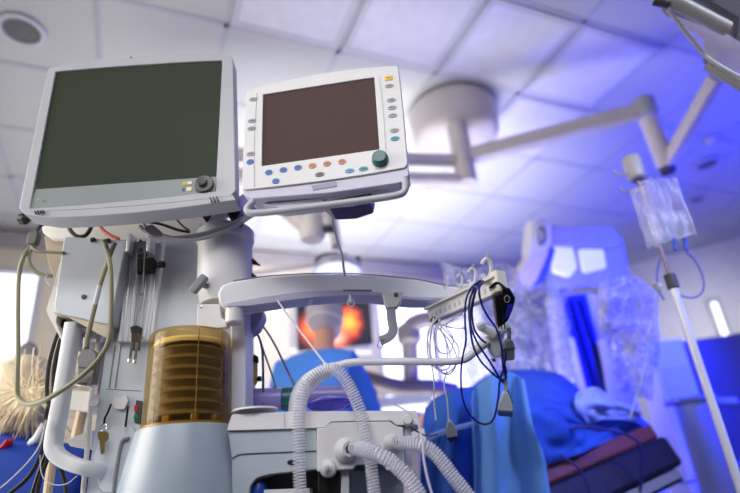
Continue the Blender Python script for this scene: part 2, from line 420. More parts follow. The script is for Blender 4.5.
# left box
tray = slab('side_box', M(1.15), [(64, 236), (127, 241), (110, 325), (53, 312)], .10, body, mach, r=[4, 2, 4, 8], bevel=.004, seg=3)
slab('side_box_flank', M(1.17), [(60, 262), (66, 262), (56, 322), (64, 345), (48, 315), (46, 311)], .12, WH2, mach, r=2)
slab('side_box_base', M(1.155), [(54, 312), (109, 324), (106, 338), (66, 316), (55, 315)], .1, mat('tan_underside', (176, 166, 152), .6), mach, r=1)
pt = M(1.15)
obj('dot_plug', lathe(B(), pt.p(84, 297), [(0, .004), (.005, .0035), (.006, 0), (.006, -.004)], axis=pt.N, n=16), DG, mach)
for px, py in ((93, 240), (108, 241)): obj('latch', box(B(), pt.p(px, py, .002), pt.X, pt.N, EZ, .010, .008, .010), BK, mach, bevel=.001)
# handle frame
hp = M(1.15)
pts = smooth(hp.ps([(73.5, 324), (70, 345), (61, 402), (54, 440), (56, 453), (68, 462), (86, 468)], -.02)+[M(1.19).p(98, 470), M(1.22).p(106, 471)], 6)
obj('side_handle', sweep(B(), pts, .0145, 16, flat=(1.25, 1), up=hp.N), mat('handle_white', (196, 200, 208), .38), mach)
pts = smooth(M(1.2).ps([(99, 335), (91, 400), (88, 440), (83, 493)]), 5)
obj('edge_trim', sweep(B(), pts, .005, 8), WH2, mach)
# things seen inside the handle loop
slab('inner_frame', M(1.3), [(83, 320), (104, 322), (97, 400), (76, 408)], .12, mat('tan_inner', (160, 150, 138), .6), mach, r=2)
slab('inner_block', M(1.28), [(70, 390), (94, 392), (92, 412), (68, 409)], .1, WH2, mach, r=2)
slab('inner_tube_plate', M(1.30), [(66, 440), (92, 430), (92, 450), (70, 446)], .1, AL, mach, r=1)
obj('tan_rod', sweep(B(), M(1.33).ps([(83, 408), (76, 438)]), .012, 10), mat('tan_rod', (188, 168, 140), .5), mach)
obj('lower_rod', sweep(B(), M(1.33).ps([(52, 462), (44, 520)]), .010, 10), mat('tan_rod', (188, 168, 140)), mach)
obj('socket', lathe(B(), M(1.2).p(95, 402, .002), [(.006, .003), (.010, .005), (.011, 0)], axis=P.N, n=18), WH, mach)
for a, b in ((88, 337), (97, 337)):
    obj('port_block', box(B(), M(1.25).p(a, b), P.X, P.N, EZ, .019, .03, .022), WH, mach, bevel=.003)
# rail with slider and clamp
R1 = M(1.185)
rail = slab('mounting_rail', R1, [(130, 240), (163, 243), (152, 341), (118, 341)], .02, mat('anodised_rail', (234, 236, 242), .4, 0), mach, bevel=.001)
for f0 in (.12, .3, .62, .8, .9):
    a = (130+33*f0, 240+3*f0); b = (118+34*f0, 341)
    obj('rail_lip', sweep(B(), R1.ps([a, b], .002), .0024, 6), AL, rail)
obj('rail_slot', prism(B(), R1.ps([(141, 262), (152, 262), (143, 338), (131, 338)], .0012), -R1.N*.001), mat('slot_grey', (176, 180, 190), .5), rail)
obj('slider', box(B(), R1.p(146, 266, .014), R1.X, R1.N, EZ, .040, .022, .034), BK, mach, bevel=.002)
obj('slider_knob', lathe(B(), R1.p(157, 265, .012), [(.006, 0), (.008, .004), (.008, .018), (0, .02)], axis=R1.X, n=14), BK, mach)
for px in (131.5, 151.5): obj('clamp_jaw', box(B(), R1.p(px, 245, .02), R1.X, R1.N, EZ, .0085, .035, .046), mat('clamp_steel', (226, 228, 232), .25, .3), mach, bevel=.0012)
obj('clamp_bar', box(B(), R1.p(141, 249, .012), R1.X, R1.N, EZ, .026, .018, .034), GP2, mach, bevel=.002)
for py in (241, 250): obj('clamp_screw', lathe(B(), R1.p(141, py, .022), [(.003, 0), (.0032, .002), (0, .003)], axis=R1.N, n=12), BK, mach)
# groove lines and cover seam beneath the rail
for a in (111, 117): obj('panel_groove', sweep(B(), P.ps([(a+4, 345), (a-2, 388)], .001), .0012, 6), GP2, mach)
obj('panel_seam', sweep(B(), P.ps([(106, 389), (141, 391)], .0005), .0008, 6), GP2, mach)
# oval service cover and sloping channel
bm = prism(B(), P.ps(rpoly([(109, 428), (124, 424), (136, 428), (128, 493), (100, 493), (92, 455)], 10), .010), -P.N*.012)
obj('lower_cover', bm, body, mach, bevel=.003)
obj('dark_channel', sweep(B(), smooth(P.ps([(129, 438), (122, 442), (117, 466), (112, 500)], .013), 4), .004, 8), GP2, mach)
# green and red indicator
slab('indicator_bezel', P, [(136, 400), (142, 401), (140, 423), (134, 422)], .006, DG, mach, off=.005, bevel=.0005)
slab('red_lamp', P, [(134.4, 405), (138, 405.4), (137.4, 411), (133.8, 411)], .004, mat('red_lens', (170, 40, 50), .3), mach, off=.0062, bevel=.0004)
slab('green_lamp', P, [(134, 414), (137.6, 414.4), (137, 419), (133.4, 419)], .004, mat('green_lens', (30, 130, 70), .3), mach, off=.0062, bevel=.0004)
# white hook plate
slab('hook_plate', P, [(115, 396), (118, 398), (122, 397), (126, 395), (128, 401), (124, 409), (115, 409), (112, 403)], .008, WH, mach, off=.008, r=1, bevel=.001)
# bellows assembly
A = M(1.12)
def axis_pt(px, py): return A.p(px, py)
ct, cb = axis_pt(191.5, 336), axis_pt(186, 428)
zt, zb = ct.z, cb.z; C0 = V(((ct.x+cb.x)/2, (ct.y+cb.y)/2, 0))
sc = 1/FPX
rt_ = 38.5*sc*(ct-CAM).dot(FW); rb_ = 43*sc*(cb-CAM).dot(FW)
amber = bpy.data.materials.new('amber_dome'); amber.use_nodes = True; nt = amber.node_tree; b = nt.nodes['Principled BSDF']
b.inputs['Base Color'].default_value = (.22, .14, .05, 1); b.inputs['Roughness'].default_value = .06; b.inputs['Coat Weight'].default_value = 1
tr = nt.nodes.new('ShaderNodeBsdfTransparent'); tr.inputs[0].default_value = (.88, .76, .50, 1)
lw = nt.nodes.new('ShaderNodeLayerWeight'); lw.inputs[0].default_value = .3
wv = nt.nodes.new('ShaderNodeTexNoise'); wv.inputs['Scale'].default_value = 3
ma = nt.nodes.new('ShaderNodeMath'); ma.operation = 'MULTIPLY_ADD'; ma.inputs[1].default_value = .5; ma.inputs[2].default_value = .04
nt.links.new(lw.outputs['Facing'], ma.inputs[0]); mx = nt.nodes.new('ShaderNodeMixShader'); nt.links.new(ma.outputs[0], mx.inputs[0])
nt.links.new(tr.outputs[0], mx.inputs[1]); nt.links.new(b.outputs[0], mx.inputs[2]); nt.links.new(mx.outputs[0], nt.nodes['Material Output'].inputs['Surface'])
dome = obj('bellows_dome', lathe(B(), C0, [(rb_, zb-.004), (rb_*.99, zb+.02), (rt_*1.01, zt-.012), (rt_, zt-.004), (rt_*.96, zt), (0, zt+.001)], n=64, close=False), amber, mach)
obj('dome_rim', lathe(B(), C0, [(rb_*1.02, zb-.006), (rb_*1.02, zb+.002), (rb_*.97, zb+.004)], n=64, close=False), mat('brass_rim', (150, 112, 52), .35, .4), dome)
for ang in (60, 118, -80, 200, 20):
    a = math.radians(ang)-YAW; d = V((math.cos(a), math.sin(a), 0)); d = MX*math.cos(math.radians(ang))+MN*math.sin(math.radians(ang))
    obj('dome_rib', sweep(B(), [C0+d*(rb_-.004)+V((0, 0, zb)), C0+d*(rt_-.003)+V((0, 0, zt-.006))], .0010, 6), mat('amber_rib', (128, 96, 50), .25), dome)
prof = []; h0 = zb+.008; h1 = zt-.028; nf = 7; rbe = rt_*.86
for k in range(nf):
    a = h0+(h1-h0)*k/nf; q = (h1-h0)/nf
    prof += [(rbe*.80, a), (rbe*.97, a+q*.35), (rbe, a+q*.5), (rbe*.97, a+q*.62), (rbe*.80, a+q*.98)]
prof = [(0, h0)]+prof+[(rbe*.9, h1), (0, h1)]
bel = obj('bellows', lathe(B(), C0, prof, n=48), mat('bellows_rubber', (112, 98, 76), .3), mach, angle=60)
obj('bellows_ring', lathe(B(), C0, [(0, h1), (rbe*1.03, h1), (rbe*1.05, h1+.006), (rbe*1.0, h1+.011), (0, h1+.013)], n=48), mat('cream_ring', (250, 236, 196), .5), bel)
for k, ang in enumerate((150, 100, 60, 25)):
    d = MX*math.cos(math.radians(ang))+MN*math.sin(math.radians(ang))
    obj('base_clip', box(B(), C0+d*rb_*.86+V((0, 0, zb+.008)), d, EZ.cross(d), EZ, .01, .014, .016), mat('brass_clip', (148, 116, 60), .35, .5), mach, bevel=.002)
# lower cone, open to the floor
prof = [(rb_*1.0, zb-.02), (rb_*1.06, zb-.002), (rb_*1.10, zb-.004), (rb_*1.22, zb-.05), (rb_*1.36, zb-.11), (rb_*1.46, zb-.2), (rb_*1.5, zb-.4), (rb_*1.5, .09)]
obj('bellows_base', lathe(B(), C0, prof[::-1]+[(0, zb-.02)], n=64), body2, mach)
# boom column
cc = M(1.17).p(226, 262); cz = cc.z; 
kk = (cc-CAM).dot(FW)/FPX
c2 = V((cc.x, cc.y, 0)); zt1 = M(1.17).p(226, 232).z; zr = M(1.17).p(226, 243).z; zb1 = M(1.17).p(226, 305).z
col = obj('boom_column', lathe(B(), c2+MX*-.002, [(.052, zb1), (.061, zb1+.04), (.0625, zr-.006), (.067, zr), (.067, zt1-.006), (.062, zt1), (.03, zt1+.006), (0, zt1+.006)], n=48), WH, mach)
obj('neck', lathe(B(), V((0, 0, 0))+M(1.17).p(218, 215), [(.024, -.04), (.022, 0), (.022, .035)], n=28), WH, mach)
slab('column_post', M(1.16), [(231, 292), (247, 290), (245, 412), (230, 414)], .07, mat('post_lilac', (190, 192, 212), .4), mach, r=2, bevel=.004)
# knob on the column
kp = M(1.1).p(199, 284)
obj('tee_knob', box(B(), kp, MX*.6+EZ*.75, MN, MX*-.75+EZ*.6, .045, .014, .020), GP2, mach, bevel=.005, seg=3)
obj('knob_stem', sweep(B(), [kp, kp-MN*.03+MX*.02], .006, 10), GP2, mach)
# hinge bracket
hb = M(1.11)
slab('hinge_plate', hb, [(197, 304), (220, 304), (221, 318), (229, 321), (228, 327), (216, 328), (197, 326)], .012, WH, mach, r=2, bevel=.0015)
obj('hinge_screw', lathe(B(), hb.p(201, 307, .001), [(.0025, 0), (.0025, .001), (0, .0015)], axis=hb.N, n=12), CH, mach)
hc = hb.p(234, 316)
obj('hinge_barrel', lathe(B(), hc, [(.015, -.018), (.0185, -.015), (.0185, .018), (.016, .02)], n=28), WH, mach)

# ---- the boom arm
AR = Plane(1.13, yaw=10, anchor=M(1.13).p(300, 285))
up_ = [(218, 292), (222, 285), (233, 281), (258, 277.3), (285, 275), (314, 273.6), (343, 273.5), (372, 275), (400, 277.6), (422, 280.2), (445, 285.3), (472, 287)]
lo_ = [(472, 291), (460, 296), (446, 299), (432, 301), (416, 301), (400, 299.5), (376, 296.5), (350, 295.6), (314, 298), (278, 302.5), (250, 306.5), (226, 307.5), (219, 302)]
arm = empty('boom_arm', AR.p(232, 305), 'long curved white equipment arm reaching right from the machine column', 'equipment arm')
obj('arm_shell', prism(B(), AR.ps(up_+lo_), -AR.N*.055), mat('arm_white', (226, 226, 234), .36), arm, bevel=.006, seg=3)
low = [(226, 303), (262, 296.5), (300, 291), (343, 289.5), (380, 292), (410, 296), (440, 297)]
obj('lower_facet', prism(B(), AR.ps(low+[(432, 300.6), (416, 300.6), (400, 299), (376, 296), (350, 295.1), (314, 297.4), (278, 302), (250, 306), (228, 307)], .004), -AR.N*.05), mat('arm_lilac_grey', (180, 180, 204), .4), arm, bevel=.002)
obj('recess_slot', prism(B(), AR.ps(rpoly([(343, 289.4), (372, 289.6), (372, 291.4), (343, 291)], .8), .0052), -AR.N*.002), GP2, arm)
obj('arm_edge', sweep(B(), smooth(AR.ps([(a, b-.2) for a, b in up_[2:]], -.002), 3), .0016, 6), GP2, arm)

# ---- worktop, front block and breathing module
W1 = M(1.06)
top_ = [(227, 430.5), (229, 423), (232, 414.5), (300, 411.5), (416, 410.5), (421, 424.5), (396, 425), (391, 420.5), (331, 421.5), (325, 427.4), (300, 428.4)]
obj('worktop', prism(B(), W1.ps(rpoly(top_, 1)), -W1.N*.30), mat('worktop_white', (214, 214, 222), .35), mach, bevel=.003, seg=3)
obj('worktop_seam', sweep(B(), W1.ps([(284, 412.5), (284.5, 428)], .0008), .0006, 6), GP, mach)
obj('worktop_pad', lathe(B(), W1.p(255, 411.5, -.03), [(.045, 0), (.043, .004), (0, .005)], n=30), WH, mach)
obj('end_roller', lathe(B(), W1.p(408, 420, .006), [(.0, .004), (.007, .004), (.0095, .0), (.0095, -.02)], axis=W1.N, n=20), WH, mach)
fb = [(228, 431), (316.5, 428.4), (317, 469), (270, 474), (256, 478), (250, 486), (249, 493), (249, 640), (233, 640), (232, 462)]
obj('front_block', prism(B(), W1.ps(rpoly(fb, 1.5), -.006), -W1.N*.25), mat('block_grey', (164, 176, 190), .42), mach, bevel=.003)
obj('block_seam', sweep(B(), smooth(W1.ps([(232.5, 459), (237, 455.5), (246, 454), (280, 452.5), (316, 451)], -.0052), 3), .0012, 6), DG, mach)
obj('block_recess', box(B(), W1.p(300, 520, -.12), W1.X, W1.N, EZ, .16, .12, .18), DG, mach, smooth=False)
obj('oval_mark', prism(B(), W1.ps([(293+6*math.cos(a), 462.5+3*math.sin(a)) for a in [k*math.pi/8 for k in range(16)]], -.0045), -W1.N*.003), mat('oval_navy', (28, 34, 52), .3), mach)
mod = slab('breathing_module', W1, [(317, 428), (325, 428), (331, 422.5), (390, 421.5), (396, 426), (403, 427.5), (404, 468), (392, 471), (386, 463), (356, 465), (353, 469), (317, 471.5)], .12, mat('module_white', (206, 206, 212), .36), mach, off=.004, r=1, bevel=.002)
slab('module_teal_strip', W1, [(353, 462), (386, 461), (386, 470), (354, 471)], .03, mat('teal_strip', (34, 62, 80), .4), mach, off=-.004)
for nm_, cx, cy, rr in (('expiratory_port', 347, 450, .021), ('inspiratory_port', 393, 443, .016)):
    c = W1.p(cx, cy, .004); ax = (W1.N+MX*.35).normalized()
    o = obj(nm_, lathe(B(), c, [(rr*1.1, -.01), (rr*1.05, .004), (rr*.7, .014), (rr*.62, .02), (rr*.55, .018), (0, .018)], axis=ax, n=32), WH, mach)
    obj('port_core', lathe(B(), c+ax*.017, [(0, .006), (rr*.3, .005), (rr*.42, .002), (rr*.42, 0)], axis=ax, n=6), DG, o, smooth=False)
c = W1.p(328.5, 468.5, .004)
o = obj('relief_knob', lathe(B(), c, [(.015, -.01), (.0155, .008), (.013, .014), (.008, .016), (.008, .02), (.004, .022), (0, .0222)], axis=W1.N, n=28), WH, mach)
obj('knob_cap', lathe(B(), c+W1.N*.02, [(0, .008), (.0035, .007), (.005, .002), (.005, 0)], axis=W1.N, n=18), GP, o)
slab('lower_frame', W1, [(341, 469), (349, 469), (349, 700), (341, 700)], .05, GP, mach, off=-.01)
slab('dark_bracket', W1, [(318, 472), (340, 471), (340, 493), (318, 493)], .04, BK, mach, off=-.012, r=1)
slab('lower_plate', W1, [(262, 490), (310, 488), (310, 520), (262, 520)], .04, WH, mach, off=-.02, r=1)
obj('vaporiser_stub', lathe(B(), W1.p(259, 500, -.03), [(.014, -.04), (.015, .0), (.015, .02), (.011, .03), (0, .032)], n=24), mat('blue_cap', (24, 60, 150), .35), mach)
slab('right_bracket', W1, [(404, 426), (411, 424), (412, 470), (405, 470)], .05, mat('post_lilac', (1, 1, 1)), mach, off=-.01)
slab('hose_clip', W1, [(411, 432), (424, 428), (426, 440), (421, 446), (418, 442), (420, 434), (412, 440)], .012, WH, mach, off=.0, r=1)
slab('under_shelf', M(1.12), [(350, 470), (404, 470), (404, 900), (350, 900)], .2, mat('block_grey', (1, 1, 1)), mach)
# chassis behind everything, to the floor, with a foot frame
cb_ = M(1.33).p(230, 430); 
obj('chassis', box(B(), V((cb_.x, cb_.y, .47))-MN*.10+MX*.02, MX, MN, EZ, .46, .26, .76), mat('block_grey', (1, 1, 1)), mach, bevel=.01)
obj('foot_frame', box(B(), V((cb_.x, cb_.y, .12))+MX*.02, MX, MN, EZ, .56, .5, .06), GP2, mach, bevel=.02)
for sx in (-1, 1):
    for sy in (-1, 1):
        obj('castor', lathe(B(), V((cb_.x, cb_.y, .05))+MX*(.02+sx*.24)+MN*(sy*.2)-MX*.015, [(.0, 0), (.045, 0), (.05, .006), (.05, .024), (.045, .03), (0, .03)], axis=MX, n=24), BK, mach)
# grab rail
G = M(1.16)
rp = G.ps([(297, 416), (299, 398), (307, 384), (322, 373), (340, 365), (358, 362), (400, 361.5), (440, 361.8), (462, 360), (472, 354), (480, 347)])
rp = smooth(rp, 6); n_ = len(rp)
obj('grab_rail', sweep(B(), rp, lambda i: .019 if i < 14 else max(.0082, .019-(i-14)*.0011), 16), mat('rail_white', (208, 210, 222), .32), mach)
# ================================================================ LEFT MONITOR
L = Plane(0, yaw=22.5, tilt=0, anchor=at(130, 130, 1.24))
mon = empty('patient_monitor', L.p(130, 206), 'large grey-framed patient monitor with a blank dark green screen', 'monitor')
def bow(a, b, c, n=10):           # arc from a to b through mid c
    out = []
    for i in range(n+1):
        t = i/n; q = ((1-t)**2*a[0]+2*t*(1-t)*(2*c[0]-.5*a[0]-.5*b[0])+t*t*b[0], (1-t)**2*a[1]+2*t*(1-t)*(2*c[1]-.5*a[1]-.5*b[1])+t*t*b[1]); out.append(q)
    return out
outer = bow((49, 68), (230, 55.5), (138, 55.8))+bow((233, 60), (235.5, 190), (234.2, 125), 4)+bow((231, 196), (22, 212), (126, 206.5))+bow((19, 207), (47, 73), (33, 140), 4)
inner = bow((55.5, 71.5), (222, 60.2), (139, 64.8))+bow((222.2, 61), (215.5, 190.5), (219, 125), 4)+bow((214.5, 191.5), (30.5, 208.6), (122, 201.2))+bow((29.8, 207.5), (55.2, 73), (42.5, 140), 4)
frm = mat('monitor_frame', (168, 171, 181), .42)
obj('bezel', ring_prism(B(), L.ps(outer), L.ps(inner), -L.N*.03), frm, mon, bevel=.002)
obj('back_housing', prism(B(), L.ps(outer, -.012), -L.N*.045), frm, mon, bevel=.006)
ctr = L.p(128, 132, -.06)
obj('rear_hump', prism(B(), [ctr+(p-ctr)*.72 for p in L.ps(outer, -.057)], -L.N*.035), GP, mon, bevel=.012)
obj('screen', prism(B(), L.ps([(55.5, 71.5), (95, 67.2), (139, 64.4), (180, 62.2), (222.2, 60), (217.3, 176.5), (36, 189.4)], -.004), -L.N*.006), mat('dark_green_screen', (47, 56, 45), .55, var=.01, spec=.2), mon, smooth=False)
cs = obj('control_strip', prism(B(), L.ps([(36, 189.4), (217.3, 176.5), (214.6, 191.8), (122, 201.4), (29.6, 209)], -.003), -L.N*.007), mat('strip_grey', (128, 138, 142), .45), mon, smooth=False)
kn = L.p(204.5, 185, -.002)
obj('rotary_knob', lathe(B(), kn, [(.0205, 0), (.021, .004), (.019, .008), (.0, .009)], axis=L.N, n=36), mat('knob_grey', (88, 88, 90), .45), mon)
obj('knob_top', lathe(B(), L.p(203, 183, .004), [(.011, 0), (.010, .010), (.0, .012)], axis=L.N, n=28), mat('knob_dark', (62, 62, 64), .45), mon)
for (a, b, w, h, c) in ((184.5, 183.5, .009, .009, (190, 176, 40)), (189.5, 183, .010, .008, (226, 214, 184)), (183.5, 189.5, .005, .008, (30, 92, 120)), (189, 189, .011, .009, (232, 214, 180))):
    obj('status_icon', box(B(), L.p(a, b, -.0025), L.X, L.N, L.Z, w, .001, h), mat('icon%d_%d' % (c[0], c[1]), c, .5), mon, bevel=.0004)
obj('status_light', lathe(B(), L.p(38, 199.5, -.003), [(.003, 0), (.003, .0006), (0, .0008)], axis=L.N, n=12), mat('led_green', (150, 180, 90), .4), mon)
obj('power_mark', lathe(B(), L.p(44.5, 201.5, -.003), [(.0026, 0), (.0034, .0004), (.0034, 0)], axis=L.N, n=14, close=False), DG, mon)
for k in range(4): obj('vent_slit', box(B(), L.p(37.5+2.6*k, 214.5-.2*k-.5, -.004), L.X+L.Z*.3, L.N, L.Z-L.X*.4, .0016, .02, .007), BK, mon)
for k in range(3): obj('vent_slit', box(B(), L.p(212+3.2*k, 201.5-.5*k, -.004), L.X+L.Z*.3, L.N, L.Z-L.X*.4, .0028, .02, .011), BK, mon)
lip = bow((22, 209.6), (232, 193.6), (126, 204.3))+bow((236, 200), (50, 218), (140, 212.5))+[(24, 214)]
obj('lower_lip', prism(B(), L.ps(lip, -.0006), -L.N*.05), frm, mon, bevel=.002)
obj('sensor_dot', lathe(B(), L.p(131, 57.3, .0004), [(.003, 0), (0, .001)], axis=L.N, n=12), DG, mon)
# mount hardware beneath the monitor
mh = empty('monitor_bracket', at(205, 212, 1.24), 'black and lilac swivel bracket under the monitors, on top of the column', 'bracket')
Q = M(1.08)
obj('swivel_block', prism(B(), Q.ps([(232, 202), (247, 190), (254, 198), (240, 212)]), -Q.N*.05), mat('lilac_plastic', (150, 146, 205), .4), mh, bevel=.002)
obj('black_clamp', prism(B(), Q.ps([(222, 206), (231, 202), (241, 211), (236, 219), (230, 218)], .002), -Q.N*.05), BK, mh, bevel=.002)
obj('bracket_wing', prism(B(), Q.ps([(184, 211), (204, 208), (222, 204), (226, 210), (208, 213), (203, 217)], -.02), -Q.N*.04), WH2, mh, bevel=.003)
obj('wing_gap', prism(B(), Q.ps([(200, 214), (205, 211), (212, 209), (204, 219)], -.012), -Q.N*.02), BK, mh, bevel=.001)
obj('drilled_plate', prism(B(), Q.ps([(157, 215), (172, 213), (168, 219), (160, 219)], 0), -Q.N*.004), CH, mh)
for a, b in ((160, 217), (164, 215.4), (168, 214.6), (162.5, 218.2), (166.5, 217)): obj('plate_hole', lathe(B(), Q.p(a, b, .0005), [(.0014, 0), (0, .0002)], axis=Q.N, n=10), BK, mh)
# ================================================================ RIGHT DISPLAY
Rr = Plane(0, yaw=30.5, anchor=at(325, 125, 1.12))
dis = empty('ventilator_display', Rr.p(328, 195), 'smaller white display with blank brown screen, round buttons and teal knob', 'display')
outer = bow((248, 89.5), (396, 65.5), (321, 73.5))+bow((398.5, 68), (407.5, 164), (403.5, 116), 4)+bow((405, 167.5), (245, 189.5), (325, 180.5))+bow((242, 186), (246.5, 91), (243.8, 138), 4)
inner = bow((263, 94.4), (374.2, 77), (318.6, 85.7))+bow((374.3, 78), (379.4, 148.4), (376.9, 113), 4)+bow((379, 149.2), (262.4, 165.8), (320.7, 157.5))+bow((261.7, 165), (263, 95.4), (262.3, 130), 4)
dsm = mat('display_case', (216, 216, 222), .38)
obj('case_front', ring_prism(B(), Rr.ps(outer), Rr.ps(inner), -Rr.N*.02), dsm, dis, bevel=.0015)
lowr = [(242.5, 187), (245, 189.5), (325, 180.7), (405, 167.5), (408, 164), (409, 175), (400, 183), (330, 193), (250, 199), (243, 194)]
obj('case_underside', prism(B(), Rr.ps(lowr, -.004), -Rr.N*.045), mat('case_lilac', (190, 190, 212), .4), dis, bevel=.002)
obj('case_back', prism(B(), Rr.ps(outer, -.015), -Rr.N*.045), dsm, dis, bevel=.005)
obj('screen', prism(B(), Rr.ps([(262.6, 94), (374.6, 76.6), (379.8, 149.4), (261.2, 166.2)], -.003), -Rr.N*.006), mat('brown_screen', (76, 59, 57), .55, var=.01, spec=.2), dis, smooth=False)
ln = mat('seam_lilac', (176, 176, 200), .5)
obj('panel_seam', sweep(B(), smooth(Rr.ps([(257, 93), (254.5, 130), (254, 168), (254.2, 187)], .0003), 3), .0006, 6), ln, dis)
obj('panel_seam', sweep(B(), smooth(Rr.ps([(379, 76), (383, 110), (385.5, 145), (386.5, 152)], .0003), 3), .0006, 6), ln, dis)
btn = None
cols = {'g': (150, 156, 162), 'b': (62, 104, 182), 'o': (186, 124, 92), 'y': (226, 186, 30), 't': (40, 150, 176), 'c': (84, 160, 220), 'n': (120, 92, 84)}
blist = [(253.3, 99.6, 'g'), (252, 121, 'g'), (251.6, 128.6, 'g'), (250.8, 154, 'g'), (250.2, 162, 'b'), (268.8, 172.5, 'b'), (283.3, 170, 'b'), (298, 167.7, 'b'), (275.8, 181.2, 'b'),
         (312.3, 165.9, 'o'), (327, 163.8, 'o'), (342, 161.8, 'o'), (319.7, 174.6, 'n'), (349.6, 170.8, 'c'), (363.4, 169, 't'), (388.7, 78.2, 'y'), (389.3, 86, 'g'), (391.2, 100.3, 'g'), (392, 107.8, 'g'), (392.7, 115.6, 'g'),
         (394.3, 130.5, 'g'), (395, 138.7, 't')]
for a, b, c in blist:
    m_ = mat('button_'+c, cols[c], .4); n_ = {'y': 8}.get(c, 20)
    s = (.0092, .0052) if c != 'y' else (.0085, .0060)
    if c in 'o' or (c == 'b'): s = (.0078, .0062)
    pl = [Rr.p(a, b, 0)+Rr.X*(s[0]*math.cos(k*math.pi/10))+Rr.Z*(s[1]*math.sin(k*math.pi/10)) for k in range(20)]
    if c == 'y': pl = [Rr.p(a, b)+Rr.X*(x_*s[0])+Rr.Z*(z_*s[1]) for x_, z_ in ((-1, -1), (1, -1), (1, 1), (-1, 1))]
    bo = obj('button', prism(B(), pl, Rr.N*.0014), m_, dis, bevel=.0004, label={'y': 'yellow rectangular button', 'o': 'orange button', 'b': 'blue button', 't': 'teal button', 'c': 'light blue button'}.get(c))
    obj('button_mark', box(B(), Rr.p(a, b)+Rr.N*.0018, Rr.X, Rr.N, Rr.Z, s[0]*1.0, .0004, .0012), mat('mark_dark', (60, 64, 78), .5), bo)
obj('rotary_knob', lathe(B(), Rr.p(380.3, 159.8), [(.0165, 0), (.0165, .004), (.0145, .012), (.012, .014), (0, .0145)], axis=Rr.N, n=32), TEAL, dis)
obj('speaker_slots', prism(B(), Rr.ps([(311, 185.5), (336, 181.5), (337, 186), (313, 190)], -.0025), -Rr.N*.002), mat('slot_lilac', (150, 150, 178), .5), dis)
obj('carry_bar', sweep(B(), smooth(Rr.ps([(254, 201), (249, 206), (247, 210.5), (252, 213), (270, 212), (320, 206), (370, 199.5), (398, 195), (404.5, 191), (405.5, 184), (404, 178)], .012), 5), .0068, 12), mat('carry_bar_grey', (178, 180, 190), .35), dis)
obj('swivel_base', prism(B(), Rr.ps([(318, 199), (372, 192), (370, 202), (352, 208), (330, 209)], -.02), -Rr.N*.05), mat('deep_violet_plastic', (54, 50, 92), .4), dis, bevel=.003)
obj('base_plate', prism(B(), Rr.ps([(262, 204), (320, 198), (395, 186), (385, 191), (322, 203), (280, 208)], -.02), -Rr.N*.04), mat('case_lilac', (1, 1, 1)), dis, bevel=.002)
# ================================================================ SMALL THINGS ON THE MACHINE
def cable(name, px, D, r, m, label, group=None, k=6, n=8):
    """px: (x, y[, extra distance]) on upright planes at real distances"""
    pts = [M(D+(q[2] if len(q) > 2 else 0)).p(q[0], q[1]) for q in px]
    return tube(name, pts, r, m, None, n, k, label=label, cat='cable' if 'hose' not in name else 'hose', group=group)
# key with its ring and cord
K = M(1.165)
e = empty('key', K.p(102, 452), 'brass key on a black cord hanging from the white hook plate', 'key')
obj('blade', prism(B(), K.ps([(99.5, 440), (104.5, 440), (104, 453), (101.5, 454.5), (100.5, 453)]), -K.N*.002), mat('old_brass', (120, 104, 66), .35, .7), e)
obj('bow', prism(B(), K.ps(rpoly([(97, 432), (103, 430.5), (108.5, 432), (108, 440), (103, 443), (98, 440)], 3), .0005), -K.N*.003), mat('old_brass', (1, 1, 1)), e, bevel=.0006)
rc = K.p(103.5, 427.5); obj('ring', sweep(B(), [rc+K.X*(.0065*math.cos(a))+EZ*(.0075*math.sin(a)) for a in [k*math.pi/9 for k in range(18)]], .0008, 6, closed=True), CH, e)
obj('cord', sweep(B(), smooth(M(1.175).ps([(111, 404), (108, 412), (105, 418), (104, 424)]), 4), .0022, 8), BK, e)
cable('lanyard_cord', [(128, 406), (127, 415), (125.5, 427)], 1.178, .0022, BK, 'short black cord hanging from the right side of the white hook plate')
# clip hanging on its wires
e = empty('clamp_clip', K.p(134, 345), 'steel and black spring clip hanging on two thin wires against the rail', 'clip')
kc = M(1.155)
obj('jaw_head', prism(B(), kc.ps([(129.5, 327), (135, 324.5), (141, 327), (140, 334), (131, 334)]), -kc.N*.012), BK, e, bevel=.002)
obj('jaw_body', prism(B(), kc.ps([(131, 333), (139.5, 333), (138.5, 350), (130.5, 350)], .001), -kc.N*.009), mat('dark_brass', (74, 66, 58), .35, .6), e, bevel=.0015)
for a, b in (((132.5, 343), (129.5, 363)), ((137.5, 343), (134.8, 364))): obj('jaw_arm', sweep(B(), kc.ps([a, b]), .0034, 8), CH, e)
for a, b in ((129.5, 361), (134.8, 362)): obj('jaw_tip', lathe(B(), kc.p(a, b), [(0, -.005), (.0045, -.002), (.004, .004), (0, .006)], n=12), CH, e)
for s in ((137, 250, 136, 300, 134.5, 315, 135, 326), (145, 250, 142, 300, 137.5, 314, 135.5, 326)):
    obj('wire', sweep(B(), smooth(kc.ps([(s[0], s[1]), (s[2], s[3]), (s[4], s[5]), (s[6], s[7])]), 4), .0011, 6), GP2, e)
obj('wire_bead', lathe(B(), kc.p(141.3, 294), [(0, -.004), (.0045, 0), (0, .004)], n=12), GP2, e)
